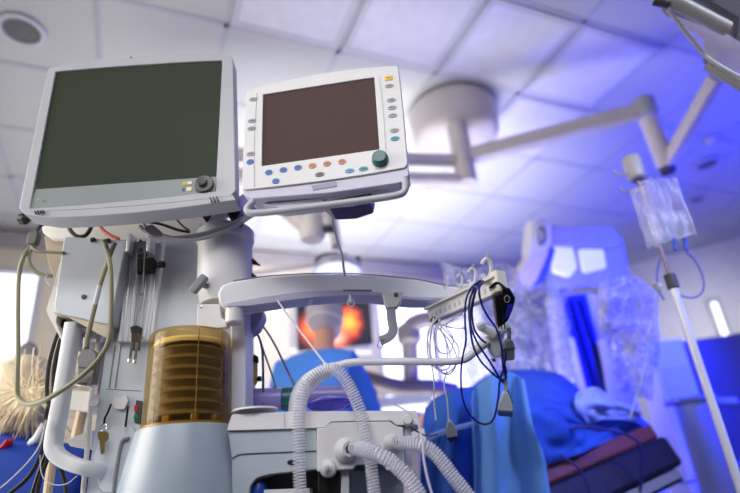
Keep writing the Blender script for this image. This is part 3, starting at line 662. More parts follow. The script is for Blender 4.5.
# left cables
cable('patient_cable', [(31, 247, .02), (24, 256), (19, 275), (18, 310), (18, 350), (17, 385), (19, 398), (28, 404, -.02), (45, 400, -.05), (65, 388, -.06), (85, 373, -.07), (100, 357, -.07), (109, 338, -.07), (111, 305, -.07), (110.5, 270, -.07), (107, 250, -.06), (104, 241, -.05)],
      1.14, .0050, OL, 'olive-grey cable in the big loop hanging left of the machine')
e = cable('sensor_cable', [(115, 243), (109, 258), (100, 285), (94, 310), (88, 335), (86, 348)], 1.085, .0048, OL, 'olive-grey cable running down to the big grey plug in the side handle')
pg = M(1.085)
obj('printed_band', sweep(B(), pg.ps([(99.6, 286), (95, 305)]), .0052, 10), mat('band_pale', (170, 176, 184), .5), e)
e = empty('cable_plug', pg.p(86, 384), 'large grey cable plug inside the white side handle', 'plug')
obj('plug_body', prism(B(), pg.ps(rpoly([(82, 349), (91, 348), (96, 355), (95, 366), (92, 384), (77, 381), (78, 368), (77, 358)], 2)), -pg.N*.022), mat('plug_grey', (112, 112, 116), .5), e, bevel=.003)
obj('plug_seam', sweep(B(), pg.ps([(78, 367), (95, 369)], .001), .0009, 6), DG, e)
obj('metal_collar', prism(B(), pg.ps([(76, 381), (93, 384), (92, 387), (76, 385)], -.004), -pg.N*.016), CH, e, bevel=.001)
obj('strain_relief', sweep(B(), pg.ps([(86.5, 338), (86, 350)], -.006), .0065, 12), GP2, e)
for q, lb in (([(66, 318), (57, 336), (49, 365), (47, 395), (52, 415), (50, 440, .02), (40, 470, .02), (30, 500, .02)], 'black cable bowed furthest left out of the side box'),
              ([(67, 322), (59, 345), (54, 370), (53, 400), (47, 425), (42, 450), (30, 475), (10, 493), (0, 500)], 'black cable sweeping down to the bottom left corner past the blue scrubs'),
              ([(65, 330), (62, 350), (57, 372), (56, 395), (47, 410), (46, 430), (48, 455), (40, 480), (36, 500)], 'black cable twisting behind the other two beside the side handle'),
              ([(60, 468), (64, 478), (66, 493), (66, 505)], 'short black cable under the corner of the side handle')):
    cable('power_cable', q, 1.19, .0042, BKR, lb)
cable('thin_wire', [(46, 420), (40, 444), (28, 462), (10, 480), (-5, 492)], 1.16, .0014, WC, 'thin pale wire running to the bottom left corner beside the black cables')
cable('thin_wire', [(40, 455), (42, 475), (52, 484), (66, 484), (77, 476)], 1.15, .0009, WC, 'hair-thin pale wire looped below the side handle')
e = empty('inline_plug', M(1.14).p(32, 244), 'small dark grey plug at the left edge below the big monitor', 'plug')
pq = M(1.14)
obj('plug_body', prism(B(), pq.ps([(29, 231), (37, 230), (38, 235), (35, 244), (26, 244), (26, 239)]), -pq.N*.016), mat('plug_dark', (78, 78, 82), .5), e, bevel=.003)
obj('tail', sweep(B(), smooth(pq.ps([(36, 232), (40, 226), (44, 224)], -.01), 4), .0045, 8), DG, e)
obj('tail', sweep(B(), smooth(pq.ps([(30, 243), (35, 250), (45, 252), (64, 253)], -.008), 4), .0038, 8), OL, e)
cable('loop_cable', [(36, 245), (30, 252), (29, 262), (35, 271), (44, 275), (52, 276)], 1.15, .0045, OL, 'short olive-grey cable curling from the small plug into the housing')
cable('thin_wire', [(48, 272), (46, 279), (50, 286)], 1.14, .0012, WC, 'tiny pale wire tail at the left edge of the machine housing')
lp = M(1.17)
cable('cable_loop', [(92, 217), (91, 227), (86, 235), (78, 236.5), (71, 231), (68.5, 223), (72, 217), (78, 215)], 1.16, .0048, BKR, 'black cable loop hanging under the big monitor')
cable('orange_cable', [(110, 217), (101, 218), (98.5, 222), (102, 229), (110, 235), (119, 239)], 1.155, .0040, mat('orange_red_cable', (196, 88, 66), .45), 'orange-red cable bent under the big monitor')
cable('black_lead', [(105, 217), (120, 219.5), (140, 221), (160, 224), (178, 230), (190, 232)], 1.13, .0036, BKR, 'black lead running right beneath the big monitor to the column')
cable('grey_lead', [(174, 214), (178, 221), (184, 227), (189, 230)], 1.12, .0025, DG, 'short dark lead from the drilled plate under the big monitor')
cb1 = cable('grey_cable', [(150, 236), (170, 238.5), (195, 236), (220, 229), (243, 219), (262, 209), (285, 204), (310, 201)], 1.085, .0058, mat('grey_cable', (150, 152, 164), .4), 'thick grey cable crossing in front of the column top')
cable('grey_cable', [(140, 226), (145, 231), (158, 234), (180, 239), (205, 238), (235, 226), (256, 214), (275, 208)], 1.08, .0042, mat('grey_cable', (1, 1, 1)), 'thinner grey cable just below the thick one at the column top')
e = empty('cable_connector', M(1.08).p(153, 237), 'grey connector at the end of the grey cables by the rail top', 'connector')
pc = M(1.075)
obj('connector_body', prism(B(), pc.ps(rpoly([(144, 226), (152, 224), (161, 231), (162, 236), (153, 236.5), (145, 231)], 2)), -pc.N*.014), mat('plug_grey', (1, 1, 1)), e, bevel=.002)
obj('connector_stem', sweep(B(), pc.ps([(142, 215), (143, 223), (147, 228)], -.006), .0035, 8), GP, e)
for y0, lb in ((260, 'upper black plug with thin lead on the right of the column'), (275, 'lower black plug on the right of the column')):
    e = empty('socket_plug', M(1.2).p(252, y0), lb, 'plug'); pz = M(1.18)
    obj('plug_body', sweep(B(), pz.ps([(246, y0-1), (252, y0+1), (256, y0+3.5)]), [.0085, .007, .005], 12), BK, e)
    obj('plug_tip', sweep(B(), pz.ps([(255, y0+3), (260, y0+5.5)]), [.0035, .002], 8), BK, e)
cable('display_cable', [(333.5, 204), (333, 222), (337, 240), (342, 255), (343.5, 268), (345, 276)], 1.11, .0030, mat('grey_cable', (1, 1, 1)), 'grey cable hanging from the small display to the long white arm')
cable('white_cable', [(277, 300), (290, 318), (310, 344), (330, 370)], 1.1, .0021, mat('white_cord_sheath', (225, 225, 235), .5), 'straight white cord from the long arm down to the clear hose')
cable('thin_grey_lead', [(247, 312), (262, 325), (275, 345), (286, 368), (298, 392)], 1.3, .0026, mat('grey_cable', (1, 1, 1)), 'thin grey lead curving behind the column toward the grab rail')
cable('blue_grey_lead', [(249, 328), (255, 330), (261, 344), (263, 365), (263, 410)], 1.28, .0030, mat('slate_cable', (60, 84, 128), .5), 'slate blue lead hanging straight down right of the column')
cable('green_grey_lead', [(250, 331), (258, 336), (265, 355), (272, 375), (279, 398)], 1.29, .0022, mat('grey_green_cable', (112, 140, 140), .5), 'thin grey-green lead right of the slate blue one')
e = empty('junction_box', M(1.25).p(248, 330), 'lilac-grey clamp body jutting out right of the column under the long arm', 'bracket')
pj = M(1.2)
obj('box_body', prism(B(), pj.ps(rpoly([(240, 306), (260, 305), (263, 314), (256, 328), (247, 334), (240, 332)], 3)), -pj.N*.05), mat('junction_lilac', (134, 132, 168), .4), e, bevel=.004)
obj('box_collar', lathe(B(), pj.p(251, 309, .0), [(.012, -.008), (.013, 0), (.010, .006), (0, .007)], axis=pj.N, n=20), WH, e)
# yellow object, lying canister and blue bag on the worktop
py_ = M(1.34)
e = empty('yellow_regulator', py_.p(250, 388), 'yellow round fitting with black knobs behind the column, on the worktop', 'fitting')
ctr = py_.p(247, 372)
obj('body', lathe(B(), ctr-V((0, 0, .036)), [(.018, 0), (.026, .008), (.027, .05), (.02, .064), (0, .068)], n=28), mat('yellow_enamel', (222, 186, 34), .4), e)
obj('top_knob', lathe(B(), py_.p(251, 360), [(.018, -.008), (.02, 0), (.016, .012), (0, .014)], axis=EZ+MX*.3, n=20), BK, e)
obj('side_knob', lathe(B(), py_.p(257, 379), [(.006, 0), (.007, .01), (0, .012)], axis=MX, n=14), BK, e)
obj('foot', lathe(B(), py_.p(248, 388), [(.016, -.012), (.016, .012), (.01, .016)], n=20), GP, e)
pcn = M(1.3)
e = empty('absorber_canister', pcn.p(262, 410), 'violet-tinted canister with teal end caps lying on the worktop', 'canister')
a_, b_ = pcn.p(246, 400), pcn.p(283, 399)
obj('canister_body', sweep(B(), [a_, b_], .026, 28), mat('violet_canister', (132, 122, 184), .3), e, bevel=.002)
d_ = (b_-a_).normalized()
obj('end_cap', sweep(B(), [b_, b_+d_*.024], .0275, 28), TEAL, e, bevel=.003)
obj('foot_cap', lathe(B(), pcn.p(254, 406), [(.022, -.012), (.022, .006), (.016, .010), (0, .01)], n=24), TEAL, e)
a2, b2 = pcn.p(308, 396), pcn.p(351, 395)
obj('canister_body', sweep(B(), [b_+d_*.02, a2, b2], .022, 24), mat('violet_canister', (1, 1, 1)), e)
obj('nozzle', lathe(B(), pcn.p(275, 389), [(.006, -.01), (.008, 0), (.004, .008)], n=14), mat('violet_canister', (1, 1, 1)), e)
bm = ellips(B(), M(1.26).p(330, 404), MX, MN, EZ, .052, .03, .017, 28, 16)
for v in bm.verts: v.co += V((1, 1, 1))*.006*noise.noise(v.co*60)
obj('reservoir_bag', bm, mat('blue_violet_film', (70, 62, 190), .2, coat=.5), label='crumpled blue-violet plastic bag on the worktop behind the clear hose', cat='bag')
# strap hanging under the arm
ps_ = M(1.13)
e = empty('hanging_strap', ps_.p(392, 300), 'grey strap with wire ring hanging under the long white arm', 'strap')
obj('bracket', prism(B(), ps_.ps([(382, 293), (403, 291), (402, 300), (397, 307), (386, 308), (384, 302)]), -ps_.N*.02), GP, e, bevel=.002)
obj('bracket_screw', lathe(B(), ps_.p(396, 295, .0), [(.005, 0), (.005, .002), (0, .003)], axis=ps_.N, n=16), DG, e)
obj('strap_band', sweep(B(), smooth(ps_.ps([(391, 306), (391.5, 318), (393, 328), (391, 335), (385, 339), (380, 341)], -.005), 5), .0100, 12, flat=(1.0, .2), up=MX), mat('strap_grey', (128, 130, 142), .6), e)
obj('ring', sweep(B(), ps_.ps([(379, 340), (384, 339), (384.5, 343), (380, 349.5), (377.5, 346)]), .0012, 6, closed=True), CH, e)
e = empty('small_hook', ps_.p(351, 306), 'tiny clear hook under the middle of the long white arm', 'hook')
obj('hook_stem', sweep(B(), ps_.ps([(350.5, 295), (351, 303)]), .004, 8), GP, e)
rc = ps_.p(351, 303); obj('hook_ring', sweep(B(), [rc+MX*(.007*math.cos(a))+EZ*(.009*math.sin(a)) for a in [k*math.pi/8 for k in range(16)]], .0022, 8, closed=True), GP, e)
# ================================================================ HOSES
def corrugated(name, pts, r, amp, pitch, m, label):
    path = smooth(pts, 14); pts = resample(path, pitch/6)
    prof = [0, .55, 1, 1, .55, 0]
    o = obj(name, sweep(B(), pts, lambda i: r-amp+amp*2*prof[i % 6], 20), m, label=label, cat='hose', group=None, angle=80)
    obj('helix_rib', helix(path, r+amp*.6, pitch, .0008), mat('rib_white', (226, 228, 240), .25), o)
    return o
h1 = M(1.02)
pts = [M(1.03).p(x_, y_) for x_, y_ in [(302, 530), (300, 489), (298.5, 437), (300, 405), (306, 385), (317, 373.5), (330, 368.5), (342, 375), (353, 393.5), (362, 417), (369, 448.5), (374, 490), (377, 530)]]
corrugated('breathing_hose', pts, .0098, .0022, .0052, CL, 'clear ribbed hose arched over the grab rail in front of the worktop')
obj('hose_sleeve', sweep(B(), smooth([M(1.035).p(x_, y_) for x_, y_ in [(308, 383), (318, 374.5), (330, 371)]], 4), .013, 16), clear('hose_sleeve_clear', (220, 224, 240), .3), label='short clear sleeve round the top of the arched hose', cat='sleeve')
CL2 = clear('milky_corrugated_plastic', (226, 228, 244), .20, .15, fac=.55)
pA = W1.p(352, 449, .03)
pts = [W1.p(353, 448.5, .018), W1.p(360, 449, .03)]+[M(1.0).p(x_, y_) for x_, y_ in [(378, 454), (394, 464), (408, 478), (418, 493), (430, 520)]]
corrugated('breathing_hose', pts, .0115, .0019, .0056, CL2, 'milky ribbed hose from the left port of the white module, running down right')
pts = [W1.p(396, 443, .018), W1.p(405, 443, .028)]+[M(1.02).p(x_, y_) for x_, y_ in [(420, 445), (432, 451), (443, 463), (454, 478), (466, 493), (484, 520)]]
corrugated('breathing_hose', pts, .0108, .0018, .0052, CL2, 'milky ribbed hose from the right port, outermost of the hoses')
cable('sampling_line', [(388, 400), (415, 418), (422, 440), (424, 460), (428, 480), (434, 500)], .99, .0018, mat('clear_line', (200, 205, 225), .2), 'thin clear sampling tube hanging in front of the right hose')
cable('dark_line', [(409, 426), (420, 433), (428, 436), (438, 434)], 1.03, .0014, BK, 'thin black line by the hose clip right of the white module')
# ================================================================ HOOK RACK AT THE ARM END
k0, k1 = at(433, 316, 1.26), at(498, 287, 1.10)
RK = Plane(0, yaw=24.33+math.degrees(math.atan2(0, 1)), anchor=k1)
a_ = (k1-k0); ln_ = a_.length; a_.normalize()
RKN = a_.cross(EZ).normalized(); 
if RKN.dot(MN) < 0: RKN = -RKN
RKZ = RKN.cross(a_); RKZ = RKZ if RKZ.z > 0 else -RKZ
rack = empty('hook_rack', (k0+k1)/2, 'white slotted rack with ring hooks on the right end of the long arm', 'rack')
obj('rack_bar', box(B(), (k0+k1)/2, a_, RKN, RKZ, ln_+.012, .022, .032), WH, rack, bevel=.003)
obj('rack_lip', box(B(), (k0+k1)/2+RKZ*.017+RKN*.005, a_, RKN, RKZ, ln_+.014, .03, .005), WH2, rack, bevel=.001)
for k in range(13): obj('slot', box(B(), k0+a_*(.01+k*(ln_-.02)/12)+RKN*.0112-RKZ*.002, a_, RKN, RKZ, .007, .001, .010), GP2 if k == 12 else GP, rack, smooth=False)
obj('rack_neck', sweep(B(), [AR.p(462, 290, -.03), at(474, 289, 1.16)], .011, 12, flat=(1.2, .7)), WH, rack, bevel=.002)
obj('end_block', box(B(), k1+a_*.004+RKZ*.008, a_, RKN, RKZ, .022, .028, .046), WH2, rack, bevel=.003)
for cx, cy, rr in ((445, 284, .0065), (459.5, 280, .0100), (472, 276, .0130), (486.5, 269, .0165)):
    dd = 1.24-(cx-440)/50*.11; c = at(cx, cy, dd); pts = []
    for k in range(15):
        a = math.radians(-60+k*300/14-0); pts.append(c+RX*(math.sin(a-math.pi*.0)*rr*.62)+UP*(math.cos(a)*rr*1.25))
    h_ = obj('ring_hook', sweep(B(), pts, rr*.28, 10), WH, rack)
    obj('hook_tab', box(B(), c+UP*rr*1.55+RX*rr*.2, RX, FW, UP, rr*.5, rr*.4, rr*.7), GP, h_, bevel=.0006)
    obj('hook_foot', box(B(), c-UP*rr*1.4, RX, FW, UP, rr*.9, rr*.7, rr*.7), WH, h_, bevel=.001)
# black connector
bk = lambda x_, y_, o=0: at(x_, y_, 1.08+o)
e = empty('black_connector', bk(503, 290), 'black twin-pronged connector hanging off the right end of the hook rack', 'connector')
obj('housing', prism(B(), [bk(*q) for q in ((494, 295), (503, 293), (502, 326), (499, 328), (497, 322))], FW*.02), BK, e, bevel=.002)
obj('cover', prism(B(), [bk(*q) for q in ((501, 287), (510, 288), (516, 298), (513, 310), (508, 321), (503, 326), (502, 300))], FW*.018), mat('gloss_black', (20, 20, 26), .25), e, bevel=.003)
obj('blue_insert', prism(B(), [bk(q[0], q[1], -.002) for q in ((508, 304), (513, 304), (511, 313), (505, 320))], FW*.004), mat('insert_blue', (34, 36, 150), .3), e)
obj('inner_ring', sweep(B(), [bk(507+2.6*math.cos(a), 299+3.4*math.sin(a), -.002) for a in [k*math.pi/6 for k in range(12)]], .0012, 6, closed=True), GP2, e)
for x_ in (498.5, 501.5, 504.5): obj('prong', sweep(B(), [bk(x_, 322, .008), bk(x_+.3, 329, .008)], .0014, 6), BK, e)
obj('hanger', sweep(B(), smooth([bk(490, 288, .01), bk(497, 283, .005), bk(506, 289, .003)], 4), .003, 8), BK, e)
# swivel connector at the end of the grab rail
sc_ = lambda x_, y_, o=0: at(x_, y_, 1.12+o)
e = empty('swivel_connector', sc_(495, 350), 'white swivel connector on the end of the grab rail', 'connector')
obj('ribbed_neck', sweep(B(), [sc_(474, 352).lerp(sc_(488, 340), k/16) for k in range(17)], lambda i: .0095+.0012*(i % 2), 16), WH, e, angle=60)
obj('elbow_body', prism(B(), [sc_(*q) for q in ((486, 333), (494, 328), (503, 331), (505, 336), (501, 357), (494, 359), (489, 350))], FW*.028), WH, e, bevel=.005, seg=3)
obj('arm_stub', sweep(B(), [sc_(482, 327), sc_(495, 334)], .0095, 14), WH, e)
obj('arm_stub', sweep(B(), [sc_(499, 333), sc_(508, 326, .01)], .0085, 14), WH, e)
obj('stub_cap', box(B(), sc_(481, 326), RX+UP*.4, FW, UP-RX*.4, .018, .02, .014), WH, e, bevel=.003)
obj('foot_nub', box(B(), sc_(493.5, 360, .01), RX, FW, UP, .006, .01, .005), DG, e)
# grey block connector
g_ = lambda x_, y_, o=0: at(x_, y_, 1.08+o)
e = empty('grey_connector', g_(508, 358), 'dark grey block connector hanging right of the white swivel', 'connector')
obj('body', prism(B(), [g_(*q) for q in rpoly([(507, 341), (512, 339.5), (514.5, 344), (515, 360), (502, 361.5), (503, 352)], 1.5)], FW*.02), mat('plug_dark2', (92, 96, 104), .5), e, bevel=.002)
obj('band', prism(B(), [g_(q[0], q[1], -.001) for q in ((503.5, 349), (515, 347), (515, 349), (503.3, 351))], FW*.001), DG, e)
e = obj('stem', sweep(B(), [g_(509, 328, .01), g_(509, 342, .01)], .004, 10), mat('plug_dark2', (1, 1, 1)), e)
# navy leads
def lead(px, lab, d=1.07, r=.0022, m=NV, name='ecg_lead', cat='cable'):
    pts = [at(q[0], q[1], d+(q[2] if len(q) > 2 else 0)) for q in px]
    return tube(name, pts, r, m, None, 8, 8, label=lab, cat=cat)
lead([(480, 281, .03), (472, 287), (466, 300), (465, 320), (466, 340), (463, 355), (461, 372), (462, 395), (468, 412), (478, 422), (487, 424), (494, 418), (498, 400), (500, 380), (504, 368), (506, 352)], 'navy lead making the lowest wide loop in front of the blue drape')
lead([(481, 281, .03), (474, 288), (469, 305), (470, 325), (473, 345), (480, 360), (492, 373), (503, 382), (508, 392), (512, 404)], 'navy lead from the rack crossing to the pale plug', 1.075)
lead([(482, 281, .03), (476, 290), (472, 310), (474, 328), (480, 338), (486, 343)], 'short navy lead ending behind the white swivel connector', 1.085)
lead([(483, 281, .03), (479, 290), (482, 305), (489, 318), (497, 330), (502, 350), (503, 366), (506, 377), (505, 380)], 'navy lead nearest the black connector, dropping to the grey block', 1.065)
lead([(483, 281, .03), (475, 291), (470, 318), (476, 340), (490, 362), (500, 378), (505, 379), (506, 370), (503, 362)], 'navy lead curled under the dark grey block connector', 1.068)
q_ = lambda x_, y_, o=0: at(x_, y_, 1.07+o)
e = empty('pale_plug', q_(506, 414), 'pale grey tapered plug with blue stripe, hanging over the blue drape', 'plug')
obj('plug_body', prism(B(), [q_(*q) for q in ((504, 392), (508, 392), (513, 405), (513, 412), (499, 411), (500, 404))], FW*.012), mat('pale_plug_grey', (176, 184, 196), .45), e, bevel=.002)
obj('blue_stripe', prism(B(), [q_(*q) for q in ((498.8, 411), (513.2, 412), (512.6, 417.5), (498.8, 416))], FW*.013), mat('plug_blue', (44, 62, 120), .4), e, bevel=.001)
obj('stem', sweep(B(), [q_(504, 370, .004), q_(505.5, 380, .004), q_(506, 394, .004)], [.003, .0045, .003], 10), mat('pale_plug_grey', (1, 1, 1)), e)
# white cable bundle
WB = mat('grey_white_wire', (222, 222, 230), .45)
for k, (px, lb) in enumerate((
    ([(434, 318), (432, 325), (430, 340), (431, 356), (438, 368), (445, 374), (452, 372), (457, 360), (452, 345), (444, 334), (436, 327)], 'grey-white wire in the widest coil under the hook rack'),
    ([(437, 318), (430, 330), (427, 345), (430, 362), (440, 370), (450, 366), (449, 350), (444, 336), (438, 326)], 'grey-white wire in the left coil under the hook rack'),
    ([(440, 319), (436, 335), (436, 355), (441, 366), (447, 360), (446, 342), (441, 328), (448, 322), (462, 314)], 'grey-white wire in the narrow middle coil under the hook rack'),
    ([(434, 321), (445, 326), (455, 328), (466, 328)], 'grey-white wire stretched right from the coils'),
    ([(436, 320), (428, 332), (429, 350), (434, 380), (434, 400), (436, 420)], 'grey-white wire hanging straight down left of the loose grey plug'),
    ([(433, 320), (430, 345), (433, 362), (444, 373), (455, 366), (459, 350), (452, 338), (440, 325)], 'grey-white wire in the outermost right coil under the hook rack'),
    ([(438, 318), (434, 338), (440, 352), (450, 352), (453, 338), (446, 326), (455, 318), (470, 306)], 'grey-white wire in the small upper coil, rising to the rack'),
    ([(447, 370), (444, 385), (447, 400), (449, 424)], 'grey-white wire leading down to the loose grey plug'))):
    lead(px, lb, 1.17+.008*k, .0017, WB, 'coiled_wire')
pw = lambda x_, y_, o=0: at(x_, y_, 1.19+o)
e = empty('grey_tapered_plug', pw(452, 440), 'loose mid-grey tapered plug with navy end below the wire coils', 'plug')
obj('plug_body', prism(B(), [pw(*q) for q in ((448, 421), (452, 421.5), (457, 430), (458, 437), (447, 439), (446, 430))], FW*.014), mat('mid_plug', (122, 126, 142), .5), e, bevel=.003)
obj('navy_end', prism(B(), [pw(q[0], q[1], .002) for q in ((447, 438.5), (457.5, 437), (457, 440.5), (450, 443.5))], FW*.01), mat('plug_navy', (24, 28, 90), .4), e, bevel=.001)
e = empty('wire_cuff', pw(434, 322), 'dark tie holding the coiled wires under the hook rack', 'cable tie')
obj('tie_band', sweep(B(), [pw(432, 318), pw(436, 323)], .007, 12), DG, e)

# ================================================================ IV POLE AND BAG
PD = 1.75
pb = at(672, 283, PD)
t0 = vdrop(0, 178, pb); bt = V((pb.x, pb.y, .05))
ivp = empty('drip_pole', V((pb.x, pb.y, 0)), 'leaning-looking steel drip pole with grey cap and black collar at the right', 'pole')
obj('upper_rod', sweep(B(), [t0, pb], .0062, 12), mat('bronze_steel', (140, 118, 112), .3, .6), ivp)
obj('lower_tube', sweep(B(), [pb, bt], .0125, 16), mat('pole_white', (214, 216, 232), .25, .2), ivp)
obj('collar', sweep(B(), [pb+V((0, 0, .03)), pb-V((0, 0, .02))], .018, 18), DG, ivp, bevel=.004)
tp = t0+V((0, 0, .0))
obj('top_cap', lathe(B(), tp, [(.022, -.01), (.03, .0), (.032, .07), (.028, .085), (0, .09)], n=24), mat('cap_grey', (170, 166, 176), .4), ivp, bevel=.003)
for s, h_ in ((-1, .02), (-1, -.05)):
    obj('bag_hook', sweep(B(), smooth([tp+V((0, 0, h_)), tp+RX*(-.05)+V((0, 0, h_-.005)), tp+RX*(-.075)+V((0, 0, h_+.012))], 5), .004, 8), GP, ivp)
obj('bag_hook', sweep(B(), smooth([tp+V((0, 0, -.005)), tp+RX*.03+V((0, 0, -.012)), tp+RX*.05+V((0, 0, 0))], 5), .004, 8), GP, ivp)
for k in range(5):
    a = k*2*math.pi/5; d = V((math.cos(a), math.sin(a), 0))
    obj('leg', sweep(B(), [V((pb.x, pb.y, .09)), V((pb.x, pb.y, .06))+d*.28], .014, 10), GP, ivp)
    obj('castor', lathe(B(), V((pb.x, pb.y, .03))+d*.28-EZ.cross(d)*.012, [(0, 0), (.03, 0), (.03, .024), (0, .024)], axis=EZ.cross(d), n=18), BK, ivp)
BP = Plane(0, yaw=30, anchor=at(665, 215, PD-.03))
e = empty('drip_bag', BP.p(655, 180), 'clear crumpled drip bag hanging from the pole top', 'drip bag')
bagM = clear('clear_bag_film', (235, 236, 252), .10, .05, fac=.5)
def bagmesh(corner, seed, th):
    bm = B(); nx, ny = 26, 26; G_ = {}
    for side in (1, -1):
        for i in range(nx+1):
            for j in range(ny+1):
                u, v = i/nx, j/ny
                x_ = (corner[0][0]*(1-u)+corner[1][0]*u)*(1-v)+(corner[3][0]*(1-u)+corner[2][0]*u)*v
                y_ = (corner[0][1]*(1-u)+corner[1][1]*u)*(1-v)+(corner[3][1]*(1-u)+corner[2][1]*u)*v
                pnt = BP.p(x_, y_); edge = max(0, math.sin(math.pi*u))**.5*max(0, math.sin(math.pi*min(1, .08+v*.9)))**.4
                if i in (0, nx) or j in (0, ny): edge = 0
                pnt = pnt+BP.N*side*(th*edge*(.35+.65*v))+BP.N*(.030*noise.noise(V((u*4+seed, v*3, side*3)))+.012*abs(noise.noise(V((u*9+v*4+seed, v*4, side))))+.006*math.sin(u*26+seed*2+v*5)*(1-v))*(1 if edge else .3)
                if edge == 0: key = (0, i, j)
                else: key = (side, i, j)
                if key not in G_: G_[key] = bm.verts.new(pnt)
    gk = lambda s, i, j: G_.get((s, i, j)) or G_[(0, i, j)]
    for s in (1, -1):
        for i in range(nx):
            for j in range(ny):
                f = [gk(s, i, j), gk(s, i+1, j), gk(s, i+1, j+1), gk(s, i, j+1)]
                try: bm.faces.new(f)
                except ValueError: pass
    return bm
obj('bag_film', bagmesh([(641, 180), (676, 178), (697, 236), (654, 248)], 1.3, .02), bagM, e, angle=180)
obj('bag_film', bagmesh([(630, 190), (646, 184), (664, 240), (648, 250)], 4.1, .012), bagM, e, angle=180)
obj('seam', sweep(B(), BP.ps([(652, 247), (673, 240), (694, 234)]), .003, 6), GP, e)
for a, b in ((675, 250), (686, 250)):
    obj('bag_port', sweep(B(), BP.ps([(a-1, b-12), (a, b)]), .0065, 10), mat('port_blue', (70, 90, 200), .3), e)
def loosetube(px, d, r, m, lab, name='drip_line'):
    return tube(name, [at(q[0], q[1], d) for q in px], r, m, None, 8, 7, label=lab, cat='tube')
TB = mat('clear_tubing_violet', (120, 128, 225), .15, coat=.5)
loosetube([(686, 251), (696, 262), (703, 278), (703, 290), (696, 297), (685, 297), (676, 292)], PD, .0032, TB, 'clear drip tube looping right of the pole below the bag')
loosetube([(660, 258), (657, 275), (659, 290), (664, 300)], PD, .0034, TB, 'short clear drip tube left of the pole collar')
loosetube([(658, 290), (656, 310), (650, 330), (648, 350), (642, 380), (634, 405), (630, 418)], 1.9, .0042, mat('pale_tube', (170, 180, 245), .3), 'pale tube hanging down toward the blue drape from the plastic cover')
e = empty('flow_clamp', at(657, 288, PD), 'small white roller clamp on the drip tube', 'clamp')
obj('clamp_body', box(B(), at(657, 287, PD), RX, FW, UP, .026, .012, .022), WH, e, bevel=.004)
obj('clamp_wheel', lathe(B(), at(655, 285, PD-.008), [(.008, -.004), (.008, .004), (0, .005)], axis=FW, n=14), GP, e)
# ================================================================ MICROSCOPE UNDER PLASTIC
MW = mat('microscope_white', (205, 203, 210), .4); MG = mat('microscope_grey', (150, 152, 172), .45)
md = 3.3
mc = lambda x_, y_, o=0: at(x_, y_, md+o)
fl_ = mc(600, 300); scope = empty('surgical_microscope', V((fl_.x, fl_.y, 0)), 'white surgical microscope stand draped in clear plastic, lit blue', 'microscope')
def pr_(name, px, th, m, par=None, o=0, bev=.012, k=0, r=0):
    px = rpoly(px, r) if r else px
    return obj(name, prism(B(), [mc(x_, y_, o) for x_, y_ in px], FW*th), m, par or scope, bevel=bev, seg=3)
pr_('arm_head', [(532, 221), (546, 218), (553, 226), (552, 246), (538, 262), (528, 258), (530, 240)], .16, MW, r=4)
a_ = mc(541, 236, -.006)
bd = sweep(B(), [a_+RX*(.035*math.cos(t_))*.75+UP*(.05*math.sin(t_)) for t_ in [k*math.pi/10 for k in range(-6, 7)]], .006, 8)
obj('ring_mark', bd, DG, scope)
obj('ring_mark_stem', sweep(B(), [a_-RX*.012+UP*.042, a_-RX*.012-UP*.042], .005, 8), GP2, scope)
pr_('upper_arm', [(533, 252), (550, 250), (536, 282), (522, 293), (512, 291), (520, 272)], .13, mat('arm_beige', (196, 184, 188), .45), r=3)
pr_('arm_shadow_side', [(550, 244), (556, 250), (548, 275), (534, 292), (528, 291), (538, 270)], .12, mat('arm_shade_blue', (70, 84, 190), .4), o=.02)  # white arm's shaded flank, blue light and shade put into its colour
pr_('crossbar', [(551, 225), (575, 228), (612, 228), (622, 240), (620, 248), (552, 246)], .2, MG, r=3, o=.02)
pr_('side_column', [(606, 238), (622, 238), (634, 300), (636, 330), (612, 330), (606, 270)], .2, MG, r=3, o=.04)
pr_('lamp_window', [(553, 246), (574, 247), (578, 268), (570, 278), (552, 272)], .03, mat('lamp_window', (225, 228, 255), .3, emit=(215, 220, 255), es=.35), o=.03, r=3)
pr_('lamp_window', [(579, 249), (604, 249), (607, 268), (584, 274)], .03, mat('lamp_window', (1, 1, 1)), o=.03, r=3)
pr_('window_frame', [(550, 245), (608, 245), (610, 285), (548, 290)], .05, MG, o=.06, r=3)
# stand column with dark slots
pr_('stand_column', [(556, 296), (606, 292), (640, 420), (640, 520), (585, 520), (572, 400)], .25, MW, o=.12, bev=.02)
pr_('slot_frame', [(563, 296), (586, 294), (614, 400), (600, 404), (578, 400)], .05, mat('slot_blue', (44, 60, 170), .35), o=.10, bev=.006)
for a, b in ((568, 596), (577, 608)):
    pr_('dark_slot', [(a, 300), (a+5, 300), (b+6, 398), (b, 398)], .02, mat('slot_navy', (16, 20, 80), .3), o=.09, bev=.003)
pr_('front_cover', [(560, 338), (574, 337), (592, 410), (566, 414)], .10, MW, o=.04, r=3)
pr_('side_cover', [(600, 340), (618, 342), (650, 440), (618, 440)], .10, MW, o=.05, r=3)
obj('base', box(B(), V((fl_.x, fl_.y, .14))+MN*-.1, MX, MN, EZ, .42, .5, .2), MG, scope, bevel=.04)
obj('base_column', box(B(), V((fl_.x, fl_.y, .55))+MN*-.22, MX, MN, EZ, .28, .26, .7), MW, scope, bevel=.03)
